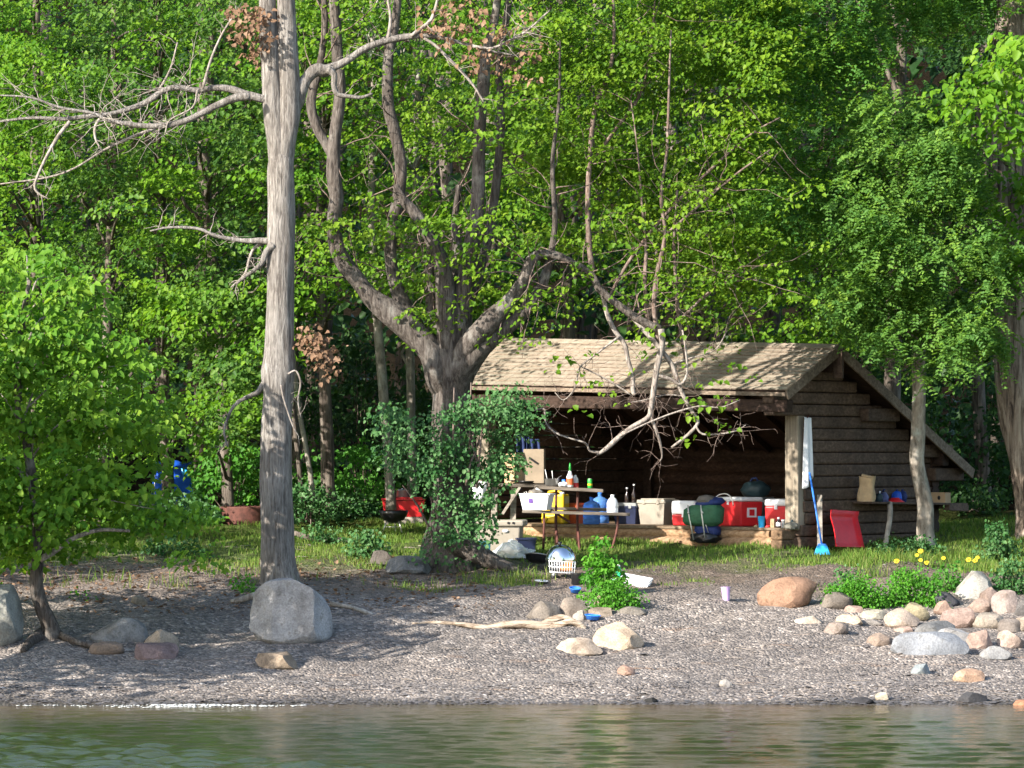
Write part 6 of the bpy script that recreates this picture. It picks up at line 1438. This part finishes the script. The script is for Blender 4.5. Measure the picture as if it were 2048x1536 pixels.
t = thing('lid', 'pale green lid lying by the left end of the white dish basket', 'lid', G(1234, 1163) + Vector((-.03, -.02, .02)), 0); mb = MB(); mb.lathe([(.06, 0), (.064, .012), (.055, .016)], n=16); part('disc', mb, plain('mint_plastic', (.35, .68, .55), .4), t); mb = MB(); ring(mb, .058, .005, (0, 0, .014), 16); part('rim', mb, M_WHITE, t)
g = G(1453, 1202); cup('lilac plastic cup standing alone on the open shingle', g + Vector((0, .05, 0)), .172, .06, M_LILAC, rot=(R(-2), R(-3), 0))

# --- along the end wall of the lean-to
def wall_pt(u, out, v, d=None):
    """a point `out` metres outside the end wall, seen at photo pixel (u, v)"""
    w_ = -(.10 + out); kk = (u - 1024.0) / F
    # solve the depth along the wall
    dd = (kk * (60 + .5878 * w_) - 4.10 + .809 * w_) / (.5878 - kk * .809)
    q = P0 + E1 * w_ + E2 * dd; return Vector((q.x, q.y, CAMZ - (v - HOR) * q.y / F))
A, B = wall_pt(1610, .03, 834), wall_pt(1623, .03, 836)
t = cloth('towel', 'long white towel hanging beside the front post', 'towel', A, B, .93, M_CLOTHW, 2, .03, 1.35, 8, .3)
mb = MB(); mb.tube([(.03, .0, -.01, .008), (.06, .04, .03, .008), (.05, .10, .03, .008)], 6); part('hook', mb, M_RUST, t)
top, bot = wall_pt(1619, .10, 945), wall_pt(1644, .42, 1092); bot.z = max(bot.z, gz(bot.x, bot.y) + .08)
t = thing('broom', 'blue broom with upright handle leaning on the end wall by the post', 'broom', (bot.x, bot.y, gz(bot.x, bot.y)))
mb = MB(); mb.tube([(*bot, .014), (*(bot.lerp(top, .5)), .014), (*top, .014)], 10); part('handle', mb, M_BLUE, t, world=True)
zb = gz(bot.x, bot.y); mb = MB(); mb.box((bot.x, bot.y, zb + .075), (.20, .05, .13), Matrix.Rotation(.0, 3, 'Z')); mb.v = [(bot.x + (a - bot.x) * (1.15 if c < zb + .05 else .72), b_, c) for a, b_, c in mb.v]; part('bristles', mb, M_CYAN, t, False, .006, world=True)
mb = MB(); mb.box((bot.x, bot.y, zb + .15), (.12, .045, .035)); part('head', mb, M_BLUE, t, False, .008, world=True)
A, B = wall_pt(1639, .05, 990), wall_pt(1640, .22, 1088); t = thing('board', 'narrow grey board leaning upright behind the blue broom', 'board', (B.x, B.y, gz(B.x, B.y))); mb = MB(); mb.beam((B.x, B.y, gz(B.x, B.y)), A, .075, .022, up=(0, 1, 0)); part('plank', mb, M_GREYPOLE, t, False, .003, world=True); mb = MB(); mb.beam(A + Vector((0, 0, -.12)), A + Vector((0, 0, -.09)), .078, .027, up=(0, 1, 0)); part('end_cleat', mb, M_GREYPOLE, t, False, world=True)
# sled
t = thing('sled', 'red plastic sled leaning upright on the end wall', 'sled', (0, 0, 0)); cs = [wall_pt(1653, .12, 1026), wall_pt(1706, .12, 1029), wall_pt(1722, .42, 1098), wall_pt(1668, .42, 1097)]
mb = MB(); n = 12; nrm = (cs[1] - cs[0]).cross(cs[3] - cs[0]).normalized(); nrm = nrm if nrm.y < 0 else -nrm
for j in range(n + 1):
    for i in range(n + 1):
        s, f = i / n, j / n; q = cs[0].lerp(cs[1], s).lerp(cs[3].lerp(cs[2], s), f); e = min(s, 1 - s, f, 1 - f)
        cs_ = max(0, .08 - e) / .08
        q = q + nrm * (.045 * cs_ + .05 * max(0, .18 - f) / .18 + .02 * math.sin(f * 3.14)) + (cs[1] - cs[0]) * (-.10 * (f - .5) ** 2 * (1 if s < .5 else -1) * 1.4)
        mb.v.append(tuple(q))
mb.f = [(j * (n + 1) + i, j * (n + 1) + i + 1, (j + 1) * (n + 1) + i + 1, (j + 1) * (n + 1) + i) for j in range(n) for i in range(n)]
o = part('hull', mb, M_REDSLED, t); m_ = o.modifiers.new('solid', 'SOLIDIFY'); m_.thickness = .010
mb = MB(); a, b_ = cs[0].lerp(cs[1], .3) + nrm * .05, cs[0].lerp(cs[1], .7) + nrm * .05; mb.tube([(*a, .008), (*(a.lerp(b_, .5) + Vector((0, 0, -.05)) + nrm * .02), .008), (*b_, .008)], 6); part('pull_rope', mb, M_REDSLED, t)
# shelf
A, B = wall_pt(1704, .0, 1005), wall_pt(1898, .0, 1008); t = thing('wall_shelf', 'long plank shelf fixed along the end wall on a grey pole', 'shelf', ((A + B) / 2))
o_ = -E1 * .17
mb = MB(); mb.beam(A + o_, B + o_, .32, .03); part('plank', mb, M_LOG, t, False, .004, world=True)
C_, D_ = wall_pt(1860, .0, 1014), wall_pt(1899, .0, 1016); mb = MB(); mb.beam(C_ + o_ * 1.7, D_ + o_ * 1.7, .09, .10); part('bracket_log', mb, M_LOG, t, False, .01, world=True)
P1, P2 = wall_pt(1779, .30, 1005), wall_pt(1768, .42, 1092); P2.z = gz(P2.x, P2.y) - .02; mb = MB(); M1 = P1.lerp(P2, .3) + Vector((.03, 0, 0)); mb.tube(smooth_path([(*P1, .042), (*M1, .040), (*P2, .040)], 4), 10, wob=.05); part('pole', mb, M_GREYPOLE, t, world=True)
def shelf_pt(u): q = wall_pt(u, .16, 1004); q.z = A.z + (B.z - A.z) * (u - 1704) / 194 + .017; return q
t = thing('paper_bag', 'tan crumpled paper bag standing on the left end of the wall shelf', 'bag', shelf_pt(1732), LRZ + .3)
mb = MB(); n_ = 6
for j in range(9):
    f = j / 8
    for q in range(20):
        a = q * 6.283 / 20; sq = (abs(math.cos(a)) ** 4 + abs(math.sin(a)) ** 4) ** -.25; rr = .125 * sq * (1 + .10 * noise.noise(Vector((math.cos(a) * 2, math.sin(a) * 2, f * 3)))) * (.95 + .08 * math.sin(f * 7) - .10 * f)
        mb.v.append((rr * math.cos(a) * 1.02 + .02 * f, rr * .75 * math.sin(a), f * .36 * (1 + .06 * math.sin(a * 2 + 1) * f)))
for j in range(8): mb.f += [(j * 20 + q, j * 20 + (q + 1) % 20, (j + 1) * 20 + (q + 1) % 20, (j + 1) * 20 + q) for q in range(20)]
mb.f += [tuple(range(19, -1, -1)), tuple(160 + q for q in range(20))]
part('body', mb, M_KRAFT, t, False); mb = MB(); mb.box((.03, 0, .37), (.19, .10, .03), Euler((.1, .25, .2)).to_matrix()); part('folded_top', mb, M_KRAFT, t, False, .01)
t = lathe_thing('bowl', 'shallow red bowl turned over on the wall shelf', 'bowl', shelf_pt(1790), [('body', [(.135, 0), (.13, .01), (.06, .065), (.03, .068)], M_REDSLED), ('rim', [(.136, 0), (.142, .002), (.142, .012), (.134, .012)], M_REDSLED)])
for u, r_, lab in ((1777, .075, 'grey blue bundle left behind the red bowl on the wall shelf'), (1803, .085, 'bright blue bundle behind the red bowl on the wall shelf'), (1814, .08, 'darker blue bundle at the right of the red bowl on the wall shelf')):
    q = shelf_pt(u) + E1 * .08 ; t = thing('bundle', lab, 'bundle', q, LRZ); part('cloth', blob((r_ * 2, r_ * 1.4, .17 if u != 1777 else .15), .25, 1.8, u), M_BLUETARP if u == 1803 else (M_BLUENYLON if u == 1814 else plain('grey_blue_cloth', (.12, .14, .30), .8, mottle=.15)), t)
    mb = MB(); mb.tube([(-.02, 0, .15, .012), (.0, 0, .18, .014), (.02, 0, .19, .008)], 6); part('knot', mb, M_BLUENYLON, t)
t = thing('bag', 'small dark bag between the paper bag and the red bowl', 'bag', shelf_pt(1758), LRZ); part('body', blob((.12, .1, .13), .3, 2, 31), M_TEAL, t); mb = MB(); mb.tube([(0, 0, .1, .01), (.02, 0, .16, .012)], 5); part('tied_neck', mb, M_WHITE, t)
t = carton('brown carton with a dark mark at the right end of the wall shelf', shelf_pt(1880), LRZ + .1, (.26, .2, .155), M_CARD, False)
mb = MB(); mb.lathe([(.022, -.004), (.022, .004)], (.03, -.103, .08), 12, Matrix.Rotation(R(90), 3, 'X'), 1, 1.5); part('mark', mb, M_BLACK, t)
mb = MB(); mb.box((0, 0, .157), (.265, .05, .004)); part('tape', mb, M_KRAFT, t, False)

# --- beyond the trees on the left
g = Vector(((812 - 1024) * 65.4 / F, 65.4, 0)); g.z = gz(g.x, g.y)
t = tote('storage_bin', 'red lidded tote behind the many stemmed tree at its left', 'bin', (g.x - .04, g.y, g.z + .12), .05, (.66, .42, .25), M_RED, M_RED, False, .88)
mb = MB(); mb.box((0, 0, -.06), (.6, .4, .12)); part('base_pallet', mb, M_GREYWOOD, t, False)
lathe_thing('pot', 'pale metal cooking pot on the red tote', 'pot', (g.x - .06, g.y, g.z + .12 + .25 + .058), [('body', [(.085, 0), (.09, .006), (.09, .10), (.095, .105), (.085, .105), (.08, .01)], M_ALU), ('lid', [(.09, .105), (.06, .118), (.015, .12), (.012, .135)], M_ALU)])
GY = 63.6; g = Vector(((787 - 1024) * GY / F, GY, 0)); g.z = gz(g.x, g.y); k = GY / F
t = thing('charcoal_grill', 'black open charcoal grill bowl on thin metal legs in front of the red tote', 'grill', g); zt = CAMZ - (1021 - HOR) * k - g.z
mb = MB(); mb.lathe([(.05, zt - .19), (.15, zt - .14), (.205, zt - .05), (.215, zt), (.222, zt), (.21, zt - .06), (.15, zt - .15)], n=26); part('bowl', mb, M_BLACK, t)
mb = MB(); mb.lathe([(.195, zt - .025), (.195, zt - .018)], n=20); part('grate', mb, M_PAN, t)
for a in (200, 320, 80):
    mb = MB(); mb.tube([(.11 * math.cos(R(a)), .11 * math.sin(R(a)), zt - .16, .011), (.17 * math.cos(R(a)), .17 * math.sin(R(a)), .0, .011)], 6); part('leg', mb, M_ALU, t)
mb = MB(); mb.tube([(-.12, -.05, .08, .007), (.12, -.06, .08, .007)], 5); part('cross_wire', mb, M_ALU, t)
# fire ring
FY = 64.8; c = W(492, 1034, FY); c.z = gz(c.x, FY)
t = thing('fire_ring', 'rusty steel fire ring left of the tall bare tree', 'fire ring', c); mb = MB(); h = .29
mb.lathe([(.36, 0), (.37, h), (.385, h), (.385, h - .02), (.37, 0)], n=36); mb.f = mb.f[:-2]; part('ring', mb, M_RUST, t)
mb = MB(); mb.lathe([(.34, .03), (.2, .07), (.02, .09)], n=14); part('ash', mb, M_GREYPLASTIC, t)
mb = MB()
for q in range(9): x = -.30 + q * .075; mb.tube([(x, -.36 * math.cos(x * 2.6), h + .01, .009), (x, .2, h + .01, .009)], 5)
part('cooking_grate', mb, M_RUST, t)
mb = MB(); mb.tube([(.2, .1, .1, .02), (.26, .15, .6, .015)], 7); part('stick', mb, M_BARKPALE, t)
for u, v, s, lab in ((485, 1033, .08, 'small whitish stone before the rusty fire ring'), (512, 1036, .10, 'grey stone at the right front of the rusty fire ring'), (462, 1037, .10, 'grey brown stone at the left front of the rusty fire ring')):
    rock((u - s * 130, v - s * 170, u + s * 130, v + 6), (.45, .42, .4) if u == 485 else (.24, .21, .19), lab, .8, 6, u)
# blue tarp shelter behind the leaves
TY2 = 68.5; c = W(345, 985, TY2); c.z = gz(c.x, TY2)
t = thing('tarp_tent', 'blue tarp tent half hidden behind leaves at the left', 'tent', c, .2); kk = TY2 / F; zz = lambda v: CAMZ - (v - HOR) * kk - c.z
mb = MB(); L_, H_, D_ = .62, zz(926), .5; n = 10
for j in range(n + 1):
    for i in range(n + 1):
        s, f = i / n, j / n; x = -L_ / 2 + L_ * s; yv = -D_ + 2 * D_ * f; mb.v.append((x + .06 * noise.noise(Vector((s * 3, f * 3, 0))), yv, H_ * (1 - abs(2 * f - 1) ** .8) + .04 * noise.noise(Vector((s * 4, f * 4, 5))) + .02))
mb.f = [(j * (n + 1) + i, j * (n + 1) + i + 1, (j + 1) * (n + 1) + i + 1, (j + 1) * (n + 1) + i) for j in range(n) for i in range(n)]
o = part('fly_sheet', mb, M_BLUETARP, t); m_ = o.modifiers.new('solid', 'SOLIDIFY'); m_.thickness = .01
for s in (-1, 1):
    mb = MB(); mb.tube([(s * .29, 0, 0, .012), (s * .29, 0, H_, .012)], 6); part('pole', mb, M_ALU, t)
mb = MB(); mb.tube([(.29, -.1, H_ * .9, .004), (1.1, -.6, 0, .004)], 4); part('guy_line', mb, M_ALU, t)
mb = MB(); v = W(368, 948, TY2) - c; mb.add([(v.x - .16, -.9, v.z + .1), (v.x + .1, -.85, v.z + .02), (v.x + .12, -.8, v.z - .09), (v.x - .12, -.9, v.z - .04)], [(0, 1, 2, 3)]); o = part('window_flap', mb, M_CYAN, t); m_ = o.modifiers.new('solid', 'SOLIDIFY'); m_.thickness = .008

# small litter on the beach
